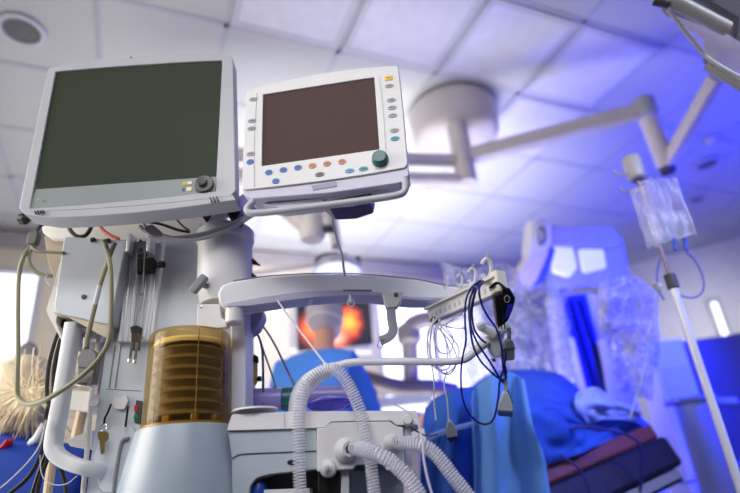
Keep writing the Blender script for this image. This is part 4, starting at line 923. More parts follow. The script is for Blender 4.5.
# crumpled plastic drape
def crumple(name, grid, d, m, label, cat, amp=.05, seed=0, nx=44, ny=54, fx=5, back=True):
    """grid: rows of (x, y, dd) control points"""
    bm = B(); R_ = len(grid)-1; vs = []
    for j in range(ny+1):
        v = j/ny*R_; j0 = min(int(v), R_-1); fv = v-j0; row = []
        for i in range(nx+1):
            def ev(rw):
                C_ = len(rw)-1; u = i/nx*C_; i0 = min(int(u), C_-1); fu = u-i0
                return V(rw[i0]).lerp(V(rw[i0+1]), fu)
            q = ev(grid[j0]).lerp(ev(grid[j0+1]), fv)
            w_ = V((i/nx*fx+seed, j/ny*fx*1.2, seed)); n1 = noise.noise(w_); n2 = abs(noise.noise(w_*2.3+V((3, 1, 7)))); n3 = abs(noise.noise(w_*5+V((9, 2, 1))))
            dd = d+q.z+amp*(n1*1.2-n2*1.3-n3*.5)
            row.append(bm.verts.new(at(q.x+n1*4, q.y+n2*4, dd)))
        vs.append(row)
    for j in range(ny):
        for i in range(nx): bm.faces.new((vs[j][i], vs[j][i+1], vs[j+1][i+1], vs[j+1][i]))
    o = obj(name, bm, m, label=label, cat=cat, angle=28)
    s = o.modifiers.new('thick', 'SOLIDIFY'); s.thickness = .003
    return o
film = clear('crumpled_clear_film', (225, 228, 252), .16, .07, fac=.42)
crumple('plastic_cover', [[(500, 282, .1), (525, 285, 0), (545, 284, -.1), (572, 286, 0)], [(498, 300, .1), (520, 300, -.1), (545, 296, -.15), (566, 300, 0)], [(500, 345, .1), (525, 352, -.1), (548, 350, -.1), (572, 350, 0)], [(505, 378, .1), (530, 385, 0), (556, 400, 0), (580, 405, .1)]],
        2.9, film, 'crumpled clear plastic cover hanging left of the dark slots of the microscope', 'plastic cover', .08, 2.2, 60, 66, 8)
crumple('plastic_cover', [[(596, 282, 0), (630, 275, -.05), (654, 290, 0)], [(602, 330, 0), (634, 335, -.05), (660, 340, 0)], [(615, 390, 0), (640, 395, 0), (652, 400, 0)]],
        2.7, film, 'clear plastic cover bunched at the right side of the microscope', 'plastic cover', .08, 6.2, 46, 56, 7)
crumple('plastic_cover', [[(440, 262, .0), (470, 268, -.1), (512, 262, 0)], [(455, 300, 0), (490, 300, -.1), (530, 300, 0)], [(462, 345, 0), (500, 352, -.1), (545, 356, 0)], [(470, 390, 0), (505, 392, 0), (550, 396, 0)]],
        2.7, film, 'clear plastic sheet left of the microscope, behind the white swivel', 'plastic cover', .09, 9.2, 44, 50, 8)
# ================================================================ OPERATING TABLE, DRAPES, PATIENT
tA, tB = at(545, 466, 1.98), at(641, 427, 2.22)
tdir = (tB-tA).normalized(); 
far = at(575, 425, 2.9)
tside = (MX*.45-MN*.9); tside = (tside-tdir*tside.dot(tdir)).normalized()
tn = tdir.cross(tside); tn = tn if tn.z > 0 else -tn
if tside.dot(MN) > 0: tside = -tside
foot = (tA+tB)/2+tside*.25
tab = empty('operating_table', V((foot.x, foot.y, 0)), 'dark operating table with a brown-red pad edge under the blue drapes', 'operating table')
T0 = tA-tdir*.85
Lt = (tB-T0).length+.06; cen = T0+tdir*Lt/2+tside*.26
obj('pad', box(B(), cen-tn*.03, tdir, tside, tn, Lt, .52, .06), mat('brown_red_pad', (104, 54, 62), .5), tab, bevel=.012, seg=3)
obj('mattress', box(B(), cen-tn*.12-tside*.01, tdir, tside, tn, Lt+.03, .54, .12), mat('navy_vinyl', (14, 18, 44), .5), tab, bevel=.02, seg=3)
obj('table_frame', box(B(), cen-tn*.205, tdir, tside, tn, Lt+.02, .46, .05), mat('frame_dark', (28, 30, 48), .4), tab, bevel=.005)
obj('side_rail', box(B(), cen-tn*.2-tside*.275, tdir, tside, tn, Lt-.1, .012, .035), GP2, tab, bevel=.002)
obj('pedestal', box(B(), V((foot.x, foot.y, .40)), EX, EY, EZ, .34, .30, .78), MG, tab, bevel=.03)
obj('table_base', box(B(), V((foot.x, foot.y, .07)), tdir, tside, EZ, .9, .5, .12), MG, tab, bevel=.03)
ct_ = at(669, 465, 2.3)
e = empty('rail_clamp', ct_, 'small white clamp with a hole on the table end', 'clamp')
obj('clamp_body', prism(B(), [at(x_, y_, 2.3) for x_, y_ in ((663, 459), (671, 456), (676, 468), (668, 473))], FW*.03), WH, e, bevel=.004)
obj('clamp_hole', lathe(B(), at(669, 463.5, 2.295), [(.01, 0), (0, .001)], axis=-FW, n=14), BK, e)
obj('clamp_screw', sweep(B(), [at(673, 461, 2.3), at(677, 459, 2.3)], .014, 12), WH, e)
loosetube([(545, 445), (575, 428), (610, 430), (636, 440), (642, 460), (640, 500)], 2.0, .005, mat('dark_violet_cable', (56, 46, 120), .4), 'dark cable arching over the table edge and down', 'table_cable')
loosetube([(560, 455), (580, 470), (590, 493), (592, 510)], 1.7, .004, mat('dark_violet_cable', (1, 1, 1)), 'dark cable hanging across the table side at the bottom edge', 'table_cable')
def cloth(name, grid, d, m, label, cat='drape', amp=.02, seed=0, nx=60, ny=50, fx=3, fold=None):
    bm = B(); R_ = len(grid)-1; vs = []
    def cr(a, b, c, dd, t): return .5*((2*b)+(c-a)*t+(2*a-5*b+4*c-dd)*t*t+(3*b-a-3*c+dd)*t**3)
    def ev1(rw, s):
        n = len(rw)-1; u = s*n; i0 = min(int(u), n-1); f = u-i0; g = lambda k: rw[max(0, min(n, k))]
        return cr(g(i0-1), g(i0), g(i0+1), g(i0+2), f)
    rows = [[V(q) for q in rw] for rw in grid]
    for j in range(ny+1):
        row = []
        for i in range(nx+1):
            colm = [ev1(rw, i/nx) for rw in rows]; q = ev1(colm, j/ny)
            w_ = V((i/nx*fx+seed, j/ny*fx*.6, seed)); n1 = noise.noise(w_); n2 = abs(noise.noise(w_*2.1+V((3, 1, 7))))
            dd = d+q.z+amp*(n1*1.4-n2)+(fold(i/nx, j/ny) if fold else 0)
            row.append(bm.verts.new(at(q.x, q.y, dd)))
        vs.append(row)
    for j in range(ny):
        for i in range(nx): bm.faces.new((vs[j][i], vs[j][i+1], vs[j+1][i+1], vs[j+1][i]))
    o = obj(name, bm, m, label=label, cat=cat, angle=60)
    s = o.modifiers.new('thick', 'SOLIDIFY'); s.thickness = .004
    return o
cloth('surgical_drape', [[(455, 398, .6), (490, 374, .7), (525, 369, .8), (560, 374, .9), (592, 398, .9), (612, 402, .9), (636, 414, .9), (650, 424, .9)],
                         [(455, 415, .3), (490, 395, .3), (525, 388, .3), (558, 392, .35), (585, 410, .45), (606, 412, .5), (628, 418, .55), (646, 426, .65)],
                         [(470, 440, .0), (495, 425, .0), (520, 415, .0), (550, 415, .05), (580, 424, .2), (602, 421, .35), (624, 422, .45), (644, 427, .55)],
                         [(490, 500, -.1), (510, 485, -.08), (530, 472, -.04), (548, 466, .02), (575, 456, .1), (600, 445, .25), (622, 436, .4), (641, 429, .52)]],
      1.9, DRAPE, 'blue surgical drape heaped over the patient on the table', amp=.07, seed=3, fx=5)
cloth('surgical_drape', [[(472, 392, .06), (488, 378, .05), (508, 372, .05), (524, 380, .06)], [(472, 420, 0), (490, 415, .0), (512, 410, 0), (532, 425, .0)], [(474, 460, 0), (494, 460, 0), (518, 460, 0), (545, 465, .02)], [(476, 560, 0), (498, 560, 0), (524, 560, 0), (556, 560, .02)]],
      1.72, mat('pale_blue_drape', (96, 148, 228), .75, var=.08, scale=5, bump=.3), 'paler blue drape hanging in upright folds in front of the table', amp=.01, seed=8, fold=lambda u, v: .03*math.sin(u*11+v))
cloth('surgical_drape', [[(425, 408, .1), (440, 396, .1), (462, 388, .1), (482, 390, .1)], [(422, 430, 0), (440, 424, .0), (462, 418, 0), (482, 414, 0)], [(420, 470, 0), (440, 465, 0), (460, 462, 0), (482, 460, 0)], [(418, 560, 0), (440, 560, 0), (462, 560, 0), (484, 560, 0)]],
      1.8, mat('mid_blue_drape', (38, 82, 172), .8, var=.1, scale=5, bump=.3), 'mid-blue drape hanging behind the hoses, left of the paler one', amp=.02, seed=12, fold=lambda u, v: .015*math.sin(u*9))
cloth('folded_sheet', [[(578, 392, .1), (596, 388, .15), (618, 402, .2), (634, 404, .2)], [(575, 405, 0), (596, 402, 0), (618, 408, .1), (640, 412, .2)], [(585, 424, 0), (602, 420, 0), (622, 420, .1), (640, 422, .2)]],
      2.15, clear('pale_film_sheet', (150, 170, 250), .45, .3), 'pale translucent sheet folded on the drape at the table end', 'sheet', amp=.05, seed=15, nx=30, ny=24)
cloth('fold_ribbon', [[(420, 440, 0), (440, 430, 0), (462, 424, 0), (480, 420, 0)], [(420, 446, 0), (440, 436, 0), (462, 429, 0), (480, 425, 0)]],
      1.74, mat('light_hem', (110, 140, 215), .7), 'pale folded hem strip across the mid-blue drape', 'drape', amp=.0, nx=20, ny=4)

# ================================================================ PEOPLE
def skinned(verts, edges, radii, root=0, sub=2):
    me = bpy.data.meshes.new('tmp'); me.from_pydata([tuple(v) for v in verts], edges, []); o = bpy.data.objects.new('tmp', me); COL.objects.link(o)
    md_ = o.modifiers.new('skin', 'SKIN'); md_.use_smooth_shade = True
    for i, r in enumerate(radii):
        r = r if isinstance(r, tuple) else (r, r); me.skin_vertices[0].data[i].radius = r
    for i in range(len(verts)): me.skin_vertices[0].data[i].use_root = (i == root)
    s = o.modifiers.new('sub', 'SUBSURF'); s.levels = sub; s.render_levels = sub
    dg = bpy.context.evaluated_depsgraph_get(); ev = o.evaluated_get(dg); m2 = ev.to_mesh(); bm = bmesh.new(); bm.from_mesh(m2); ev.to_mesh_clear()
    bpy.data.objects.remove(o); bpy.data.meshes.remove(me); return bm
def head(bm, c, fwd, up, s=1.):
    """ovoid head with jaw, nose, ears, brow and mouth"""
    fwd = V(fwd).normalized(); up = V(up); up = (up-fwd*up.dot(fwd)).normalized(); rt = fwd.cross(up); a = len(bm.verts)
    ellips(bm, c, rt, fwd, up, .076*s, .096*s, .115*s, 28, 20)
    bm.verts.ensure_lookup_table()
    for v in bm.verts[a:]:
        q = v.co-c; z = q.dot(up); f = q.dot(fwd); x = q.dot(rt)
        if z < 0: v.co -= rt*(x*min(.35, -z*3.2/s)); v.co += fwd*(.02*s if f > 0 else .03*s)*min(1, -z/(.1*s))
        if f > 0 and abs(abs(x)-.03*s) < .016*s and abs(z-.005*s) < .018*s: v.co -= fwd*.010*s
    ellips(bm, c+fwd*.098*s-up*.022*s, rt, fwd, up, .014*s, .020*s, .026*s, 12, 8)
    for k in (-1, 1): ellips(bm, c+rt*(k*.078*s)-up*.01*s-fwd*.01*s, rt, fwd, up, .010*s, .020*s, .032*s, 12, 8)
    for k in (-1, 1): ellips(bm, c+rt*(k*.031*s)+fwd*.081*s+up*.004*s, rt, fwd, up, .013*s, .010*s, .009*s, 12, 8)
    ellips(bm, c+fwd*.090*s-up*.063*s, rt, fwd, up, .024*s, .008*s, .007*s, 12, 8)
    return fwd, up, rt
def hand(verts, edges, rad, wi, d, side, up):
    """palm plus five curled fingers grown from wrist vertex wi"""
    w = verts[wi]; p = len(verts); verts.append(w+d*.05); rad.append((.03, .018)); edges.append((wi, p))
    for k, (o_, l) in enumerate(((-.03, .032), (-.01, .038), (.01, .036), (.029, .028))):
        b = len(verts); verts += [w+d*.085+side*o_, w+d*(.085+l)+side*o_-up*.012, w+d*(.085+l*1.5)+side*o_-up*.035]; rad += [.009, .0085, .007]; edges += [(p, b), (b, b+1), (b+1, b+2)]
    b = len(verts); verts += [w+d*.035-side*.035, w+d*.065-side*.055-up*.01]; rad += [.011, .009]; edges += [(wi, b), (b, b+1)]
def person(hc, fwd, label, gown, hipz, seated=False, lean=0, arms=((.25, -.28, .35), (-.25, -.28, .35)), s=1.0, w=1.0, collar=False, nk=.14):
    """hc = head centre; the body is built down from it to the floor"""
    f = V(fwd).normalized(); r_ = f.cross(EZ).normalized()
    neck = hc-V((0, 0, nk))-f*(.02+lean*.1); ch = neck-V((0, 0, .22))-f*lean*.3; hip = V((ch.x, ch.y, hipz))-f*lean*.3
    vs = [hip, hip.lerp(ch, .5), ch, neck-V((0, 0, .05)), neck, hc-V((0, 0, .05))]
    rd = [(.17, .12), (.15, .11), (.18, .12), (.09, .07), .052, .06]; ed = [(0, 1), (1, 2), (2, 3), (3, 4), (4, 5)]; n0 = len(vs)
    for k, (ox, oz, of) in zip((1, -1), arms):
        sh = ch+r_*(k*.19*w)+V((0, 0, .12)); el = ch+r_*(k*.26*w)+V((0, 0, -.14))+f*.06; wr = ch+r_*(k*.14)+V((0, 0, oz+.06))+f*of
        b = len(vs); vs += [sh, el, wr]; rd += [.062, .045, .03]; ed += [(2, b), (b, b+1), (b+1, b+2)]
        hand(vs, ed, rd, b+2, (wr-el).normalized(), r_, EZ)
    for k in (1, -1):
        b = len(vs); hj = hip+r_*(k*.10)-V((0, 0, .06))
        kn_ = hj+f*.42-V((0, 0, .02)) if seated else hj-V((0, 0, hipz*.46))+f*.02
        an = V((kn_.x, kn_.y, .09)); toe = V((an.x, an.y, .04))+f*.16
        vs += [hj, kn_, an, toe]; rd += [.095, .062, .042, .035]; ed += [(0, b), (b, b+1), (b+1, b+2), (b+2, b+3)]
    bm = skinned(vs, ed, rd); e = empty('person', V((hip.x, hip.y, 0)), label, 'person')
    F_ = head(bm, hc, f+V((0, 0, -lean*.6)), EZ+f*lean*.5, s)
    obj('body', bm, SKIN, e, angle=180)
    # clothing: same skeleton a little fuller, without head and hands
    keep = [0, 1, 2, 3]; cv = [vs[i] for i in keep]; crd = [(.20, .16), (.19, .15), (.215, .15), (.125, .10)]; ced = [(0, 1), (1, 2), (2, 3)]
    crd[2] = (.215*w, .15)
    if collar: cv.append(neck+V((0, 0, .02))); crd.append((.10, .09)); ced.append((3, 4))
    i = n0
    for k in range(2):
        b = len(cv); cv += [vs[i], vs[i+1], vs[i+1].lerp(vs[i+2], .85)]; crd += [.088, .072, .05]; ced += [(2, b), (b, b+1), (b+1, b+2)]; i += 3+1+12+2
    for k in range(2):
        b = len(cv); cv += [vs[i], vs[i+1], vs[i+1].lerp(vs[i+2], .9)]; crd += [.125, .09, .075]; ced += [(0, b), (b, b+1), (b+1, b+2)]; i += 4
    g = skinned(cv, ced, crd)
    for v in g.verts: v.co += V((1, 1, .3))*.012*noise.noise(v.co*9)
    obj('scrubs', g, gown, e, angle=180)
    return e, F_
capM = mat('cap_beige_cloth', (164, 154, 166), .8, bump=.2)
hs = at(325, 317, 2.75)
pf = V((FW.x, FW.y, 0)).normalized()
e, (f_, u_, r_) = person(hs, pf+r0*.2, 'surgeon in blue gown and pale cap, seen from behind before the glowing screen', GOWN, .92, lean=.35, w=.80, nk=.18)
bm = ellips(B(), hs+u_*.018, r_, f_, u_, .093, .112, .122, 28, 20)
for v in bm.verts: v.co += (v.co-hs).normalized()*.008*noise.noise(v.co*14)
obj('surgical_cap', bm, capM, e, angle=180)
obj('mask', ellips(B(), hs+f_*.07-u_*.045, r_, f_, u_, .06, .045, .055, 20, 14), mat('mask_blue', (140, 170, 215), .8), e, angle=180)
obj('cap_tie', sweep(B(), [hs+f_*(.105*math.cos(a))+r_*(.09*math.sin(a))-u_*.03 for a in [k*math.pi/12 for k in range(24)]], .004, 6, closed=True), WH, e)
# blonde person at the left
hb_ = at(22, 404, 1.62); bf = (pf*.9-r0*.3).normalized()
NB = mat('navy_blue_scrubs', (22, 58, 150), .75, var=.1, bump=.2, scale=8)
e, (f_, u_, r_) = person(hb_, bf, 'blonde person in deep blue scrubs at the lower left edge', NB, .46, seated=True, lean=.25, collar=True, nk=.10)
hair = mat('blonde_hair', (202, 190, 165), .6, var=.25, scale=40, stretch=(1, 1, .3)); hair2 = mat('pale_blonde_hair', (216, 200, 168), .55, var=.2, scale=30)
bm = ellips(B(), hb_-f_*.015+u_*.01, r_, f_, u_, .106, .122, .130, 32, 22)
for v in bm.verts: v.co += (v.co-hb_).normalized()*.008*noise.noise(v.co*30)
hr = obj('hair', bm, hair, e, angle=180)
ck = at(33, 396, 1.55)-FW*.10
bun = ellips(B(), at(33, 394, 1.47), RX, FW, UP, .024, .020, .016, 18, 12)
obj('pinkish_bun', bun, mat('pink_blonde_hair', (204, 170, 156), .7, var=.3, scale=50), hr, angle=180, label='pinkish hair knot')
bm = B(); random.seed(9)
for k in range(330):
    a = random.uniform(0, 2*math.pi); rr = random.uniform(.02, .032)
    tx = random.uniform(-.3, 1); L_ = random.uniform(.07, .15)
    rs = random.random()**.5; s0 = at(33+11*rs*math.cos(a), 395+8*rs*math.sin(a), 1.44); 
    if random.random() < .72: dr = (-RX*random.uniform(.3, 1)-UP*random.uniform(.2, 1))
    else: dr = (RX*random.uniform(-.6, .8)+UP*random.uniform(-.4, .5))
    dr.normalize(); p1 = s0+dr*L_*.5+FW*.01; p2 = s0+dr*L_+FW*random.uniform(.03, .07)-UP*.015
    sweep(bm, smooth([s0, p1, p2], 4), random.uniform(.0008, .0018), 4)
obj('hair_strands', bm, hair2, hr, angle=180)['kind'] = 'stuff'
obj('red_strap', sweep(B(), smooth([at(-6, 452, 1.42), at(4, 447, 1.42), at(10, 440, 1.42)], 4), .012, 10, flat=(.4, 1)), mat('red_strap', (176, 30, 52), .6), e)
mk = at(38, 436, 1.46)
obj('mask_loop', sweep(B(), smooth([at(44, 424, 1.47), at(36, 438, 1.45), at(31, 443, 1.45), at(33, 447, 1.46), at(42, 438, 1.47)], 5), .009, 10), mat('mask_white', (206, 212, 216), .6), e)
bs = hb_-V((0, 0, .0)); st = empty('rolling_stool', V((hb_.x, hb_.y, 0))-bf*.17, 'grey round stool under the blonde person', 'stool')
sb = V((hb_.x, hb_.y, 0))-bf*.21
obj('seat', lathe(B(), sb, [(0, .26), (.17, .26), (.18, .28), (.18, .31), (.16, .325), (0, .33)], n=28), DG, st)
obj('post', sweep(B(), [sb+V((0, 0, .04)), sb+V((0, 0, .27))], .025, 12), CH, st)
obj('base', lathe(B(), sb, [(0, .0), (.2, .0), (.2, .02), (.05, .05), (0, .05)], n=28), DG, st)
# patient: only the side of the face shows
pc_ = at(452, 428, 2.25)
e = empty('person', pc_-V((0, 0, .1)), 'patient lying on the table, only a bit of the face showing above the drape', 'person')
pd_ = (tdir*.95+V((0, 0, .0))).normalized()
ch = pc_+pd_*.32-V((0, 0, .03)); 
pdn = V((0, 0, -1.4))
vs = [ch+pd_*.3+pdn*.16, ch+pdn*.08, pc_+pd_*.15, pc_+pd_*.02]; sd = pd_.cross(EZ).normalized()
vs += [q+pdn*.14 for q in (ch+sd*.16, ch+sd*.15+pd_*.1+pdn*.05, ch+sd*.1+pd_*.2+pdn*.1, ch-sd*.16, ch-sd*.15+pd_*.1+pdn*.05, ch-sd*.1+pd_*.2+pdn*.1)]
bm = skinned(vs, [(0, 1), (1, 2), (2, 3), (1, 4), (4, 5), (5, 6), (1, 7), (7, 8), (8, 9)], [(.15, .1), (.16, .1), .055, .06, .06, .045, .03, .06, .045, .03])
head(bm, pc_-pd_*.06, EZ, -pd_)
obj('body', bm, SKIN, e, angle=180)
# ================================================================ SCREEN WITH THE GLOWING PICTURE
sd_ = 3.9
sp = Plane(0, yaw=26, anchor=at(336, 322, sd_))
e = empty('wall_screen', sp.p(336, 360), 'screen showing an orange-red glowing picture, behind the surgeon', 'screen')
obj('screen_frame', prism(B(), sp.ps([(291, 286), (374, 296), (371, 352), (289, 349)], 0), -sp.N*.05), mat('screen_frame_pale', (190, 190, 200), .4), e, bevel=.006)
pic = bpy.data.materials.new('glowing_picture'); pic.use_nodes = True; nt = pic.node_tree; b = nt.nodes['Principled BSDF']; b.inputs['Base Color'].default_value = (.01, .01, .03, 1)
tc = nt.nodes.new('ShaderNodeTexCoord')
def blob(cx, cz, sx, sz, rampc):
    mp = nt.nodes.new('ShaderNodeMapping'); mp.inputs['Location'].default_value = (-cx/sx, -.5, -cz/sz); mp.inputs['Scale'].default_value = (1/sx, 1, 1/sz)
    gr = nt.nodes.new('ShaderNodeTexGradient'); gr.gradient_type = 'SPHERICAL'; 
    nz = nt.nodes.new('ShaderNodeTexNoise'); nz.inputs['Scale'].default_value = 7
    mixv = nt.nodes.new('ShaderNodeVectorMath'); mixv.operation = 'MULTIPLY_ADD'; mixv.inputs[1].default_value = (.12, 0, .12)
    nt.links.new(tc.outputs['Generated'], nz.inputs['Vector']); nt.links.new(nz.outputs['Color'], mixv.inputs[0]); nt.links.new(tc.outputs['Generated'], mixv.inputs[2])
    nt.links.new(mixv.outputs[0], mp.inputs[0]); nt.links.new(mp.outputs[0], gr.inputs[0])
    cr = nt.nodes.new('ShaderNodeValToRGB'); els = cr.color_ramp.elements
    els[0].position = 0; els[0].color = (*rampc[0], 1); els[1].position = .75; els[1].color = (*rampc[-1], 1)
    for k, c_ in enumerate(rampc[1:-1]): q = els.new(.18+.22*k); q.color = (*c_, 1)
    nt.links.new(gr.outputs['Fac'], cr.inputs[0]); return cr
rc_ = [(0, 0, 0), (.25, .02, .01), (.75, .13, .02), (.95, .5, .15)]
n1 = blob(.30, .47, .30, .45, rc_); n2 = blob(.76, .5, .24, .42, [(0, 0, 0), (.3, .02, .01), (.9, .2, .02), (1, .72, .1)])
n3 = blob(.5, .25, .4, .3, [(0, 0, 0), (.3, .03, .02), (.8, .3, .2), (.9, .6, .5)])
ad = nt.nodes.new('ShaderNodeMix'); ad.data_type = 'RGBA'; ad.blend_type = 'LIGHTEN'; ad.inputs[0].default_value = 1
a2_ = nt.nodes.new('ShaderNodeMix'); a2_.data_type = 'RGBA'; a2_.blend_type = 'LIGHTEN'; a2_.inputs[0].default_value = 1
nt.links.new(n1.outputs[0], ad.inputs[6]); nt.links.new(n2.outputs[0], ad.inputs[7]); nt.links.new(ad.outputs[2], a2_.inputs[6]); nt.links.new(n3.outputs[0], a2_.inputs[7])
nt.links.new(a2_.outputs[2], b.inputs['Emission Color']); b.inputs['Emission Strength'].default_value = 2.4; b.inputs['Roughness'].default_value = .3
# local mesh axes: X along the screen, Z up, so Generated coordinates run across the picture
q0, q1, q2, q3 = sp.ps([(299, 292), (371, 300), (369, 348), (297, 345)], .003)
wv_ = (q1-q0).length; hv_ = (q0-q3).length; cq = (q0+q1+q2+q3)/4
me = bpy.data.meshes.new('picture'); bm = box(B(), V(), EX, EY, EZ, wv_, .006, hv_); bm.to_mesh(me); bm.free(); me.materials.append(pic)
po = bpy.data.objects.new('picture', me); COL.objects.link(po); po.parent = e; po.location = cq-V(e.location); po.rotation_euler = (0, 0, -math.radians(26))
fp = sp.p(330, 355, -.06); obj('screen_stand', sweep(B(), [V((fp.x, fp.y, .05)), fp+V((0, 0, .1))], .03, 12), MG, e)
obj('stand_base', lathe(B(), V((fp.x, fp.y, 0)), [(.18, 0), (.18, .03), (.05, .07), (0, .07)], n=28), MG, e)
# pillar beside the screen
bpx = wx(300, 330); structure('trim_3', box(B(), (wx(278, 340).x+.0, YB-.05, 1.3), EX, EY, EZ, .34, .1, 2.4), mat('door_jamb_cream', (214, 204, 190), .6), smooth=False)
# ================================================================ GREY HOSES/ARMS IN THE BRIGHT BACKGROUND
gd = 3.45; gc = lambda x_, y_, o=0: at(x_, y_, gd+o)
b0 = gc(412, 398)
e = empty('equipment_stand', V((b0.x, b0.y, 0)), 'blurred grey jointed stand in front of the bright middle window', 'stand')
obj('post', sweep(B(), [V((b0.x, b0.y, .05)), b0, gc(409, 332)], .05, 14), mat('stand_grey', (112, 106, 114), .4), e)
obj('upper_arm', sweep(B(), smooth([gc(405, 338), gc(412, 325), gc(425, 320), gc(445, 318), gc(462, 312)], 4), .052, 14), mat('stand_grey', (1, 1, 1)), e)
obj('joint', lathe(B(), gc(409, 336)-V((0, 0, .05)), [(.06, 0), (.075, .02), (.075, .1), (.06, .12)], n=20), mat('stand_grey', (1, 1, 1)), e)
obj('lower_arm', sweep(B(), smooth([gc(352, 375, -.1), gc(375, 382, -.1), (gc(400, 388, -.06)), gc(430, 388, -.05), gc(455, 392)], 4), .055, 14), mat('stand_dark_grey', (70, 62, 70), .45), e)
obj('base', lathe(B(), V((b0.x, b0.y, 0)), [(.18, 0), (.18, .05), (.06, .09), (0, .09)], n=28), MG, e)
gt = lambda x_, y_: at(x_, y_, 2.8)
c_ = gt(398, 400)
e = empty('instrument_trolley', V((c_.x, c_.y, 0)), 'blurred trolley top with white cloth and dark instruments behind the worktop', 'trolley')
obj('cloth_top', box(B(), gt(398, 405), MX, MN, EZ, .34, .26, .05), WH, e, bevel=.01)
obj('dark_instrument', ellips(B(), gt(368, 397), MX, MN, EZ, .05, .05, .07, 16, 10), DG, e)
for k in range(4):
    q = gt(398, 405)+MX*(.15 if k % 2 else -.15)+MN*(.11 if k > 1 else -.11); obj('leg', sweep(B(), [V((q.x, q.y, 0)), q], .012, 8), GP, e)
# ================================================================ RIGHT SIDE CABINET, PANEL AND DRUM
cdp = 3.9
q = at(705, 338, cdp); CP = Plane(0, yaw=40, anchor=q)
zt_ = q.z; e0 = CP.p(676, 338); e1 = CP.p(760, 338); wd = 1.1
cab = empty('equipment_cabinet', V((q.x, q.y, 0)), 'tall dark blue-grey equipment cabinet against the right wall', 'cabinet')
L0 = V((e0.x, e0.y, 0)); cw = CP.X
cc_ = L0+cw*wd/2-CP.N*.2
CBM = mat('cabinet_slate', (92, 94, 110), .45)
obj('body', box(B(), V((cc_.x, cc_.y, zt_/2)), cw, CP.N, EZ, wd, .4, zt_), CBM, cab, bevel=.01)
for k in range(2):
    d0 = L0+cw*(wd*(k+.5)/2)+CP.N*.008
    dr = obj('door', box(B(), V((d0.x, d0.y, zt_/2)), cw, CP.N, EZ, wd/2-.012, .016, zt_-.06), mat('cabinet_door_slate', (86, 88, 106), .4), cab, bevel=.003)
    h0_ = L0+cw*(wd/2+(-.05 if k == 0 else .05))+CP.N*.03
    obj('handle', sweep(B(), [V((h0_.x, h0_.y, zt_*.5)), V((h0_.x, h0_.y, zt_*.62))], .008, 8), CH, dr)
w0 = at(662, 345, 3.55)
wt = empty('white_cart', V((w0.x, w0.y, 0)), 'tall plain white cart left of the dark cabinet', 'cart')
wa, wb = CP.p(648, 338), CP.p(684, 338)
WP = Plane(0, yaw=24, anchor=at(668, 345, 3.6))
a_, b_ = WP.p(652, 341), WP.p(679, 338); top_z = a_.z
mid = (a_+b_)/2; w_ = (V((b_.x, b_.y, 0))-V((a_.x, a_.y, 0))).length+.05
obj('body', box(B(), V((mid.x, mid.y, top_z/2+.04))-WP.N*.15, WP.X, WP.N, EZ, w_, .3, top_z-.08), mat('cart_white', (220, 218, 226), .4), wt, bevel=.02)
obj('front_panel', box(B(), V((mid.x, mid.y, top_z*.62))+WP.N*.004, WP.X, WP.N, EZ, w_-.05, .012, top_z*.55), WH, wt, bevel=.004)
for sx in (-1, 1): obj('castor', lathe(B(), V((mid.x, mid.y, .04))+WP.X*(sx*(w_/2-.05))-WP.N*.12-WP.X*.015, [(0, 0), (.04, 0), (.04, .03), (0, .03)], axis=WP.X, n=16), BK, wt)
dq = at(692, 398, 2.6)
dr_ = empty('drum_stand', V((dq.x, dq.y, 0)), 'blue-lit cylinder stand with a side bar, right of the operating table', 'stand')
DB = mat('drum_blue', (120, 132, 200), .4)
obj('drum', lathe(B(), V((dq.x, dq.y, 0)), [(.085, .03), (.085, dq.z-.03), (.10, dq.z-.02), (.105, dq.z), (0, dq.z+.005)], n=36), DB, dr_)
obj('rim_lip', box(B(), at(675, 402, 2.6), MX, MN, EZ, .06, .12, .03), DB, dr_, bevel=.01)
obj('side_bar', sweep(B(), [V((dq.x, dq.y, dq.z-.02)), V((dq.x, dq.y, dq.z-.02))+(at(735, 400, 2.56)-at(692, 400, 2.6))], .022, 12), DB, dr_)
obj('foot', lathe(B(), V((dq.x, dq.y, 0)), [(.2, 0), (.2, .03), (.09, .05), (0, .05)], n=30), DB, dr_)
loosetube([(668, 482), (690, 482), (712, 475), (730, 468), (742, 462)], 2.6, .005, TB, 'pale tube lying low at the bottom right corner', 'floor_tube')
# small dark knob on a shaft at the left edge
b_ = at(24, 219, 1.45)
e = empty('dark_knob', b_, 'small dark knob behind the lower left corner of the big monitor', 'bracket')
obj('knob_body', lathe(B(), b_, [(0, -.012), (.014, -.01), (.016, .004), (.008, .016), (0, .018)], axis=MX, n=18), BK, e)
obj('knob_shaft', sweep(B(), [b_, b_+MX*.06], .006, 10), DG, e)
# small vague grey device by the window
o_ = at(27, 356, 2.6)
e = empty('grey_device', V((o_.x, o_.y, o_.z-.1)), 'grey blurred device by the left window, beside the olive cable loop', 'device')
obj('device_body', ellips(B(), o_, MX, MN, EZ, .05, .04, .07, 20, 14), mat('device_grey', (130, 130, 134), .5), e)
obj('device_stand', sweep(B(), [o_, V((o_.x, o_.y, .02))], .02, 10), GP, e)
obj('device_base', lathe(B(), V((o_.x, o_.y, 0)), [(.2, 0), (.2, .02), (.03, .05), (0, .05)], n=24), GP, e)

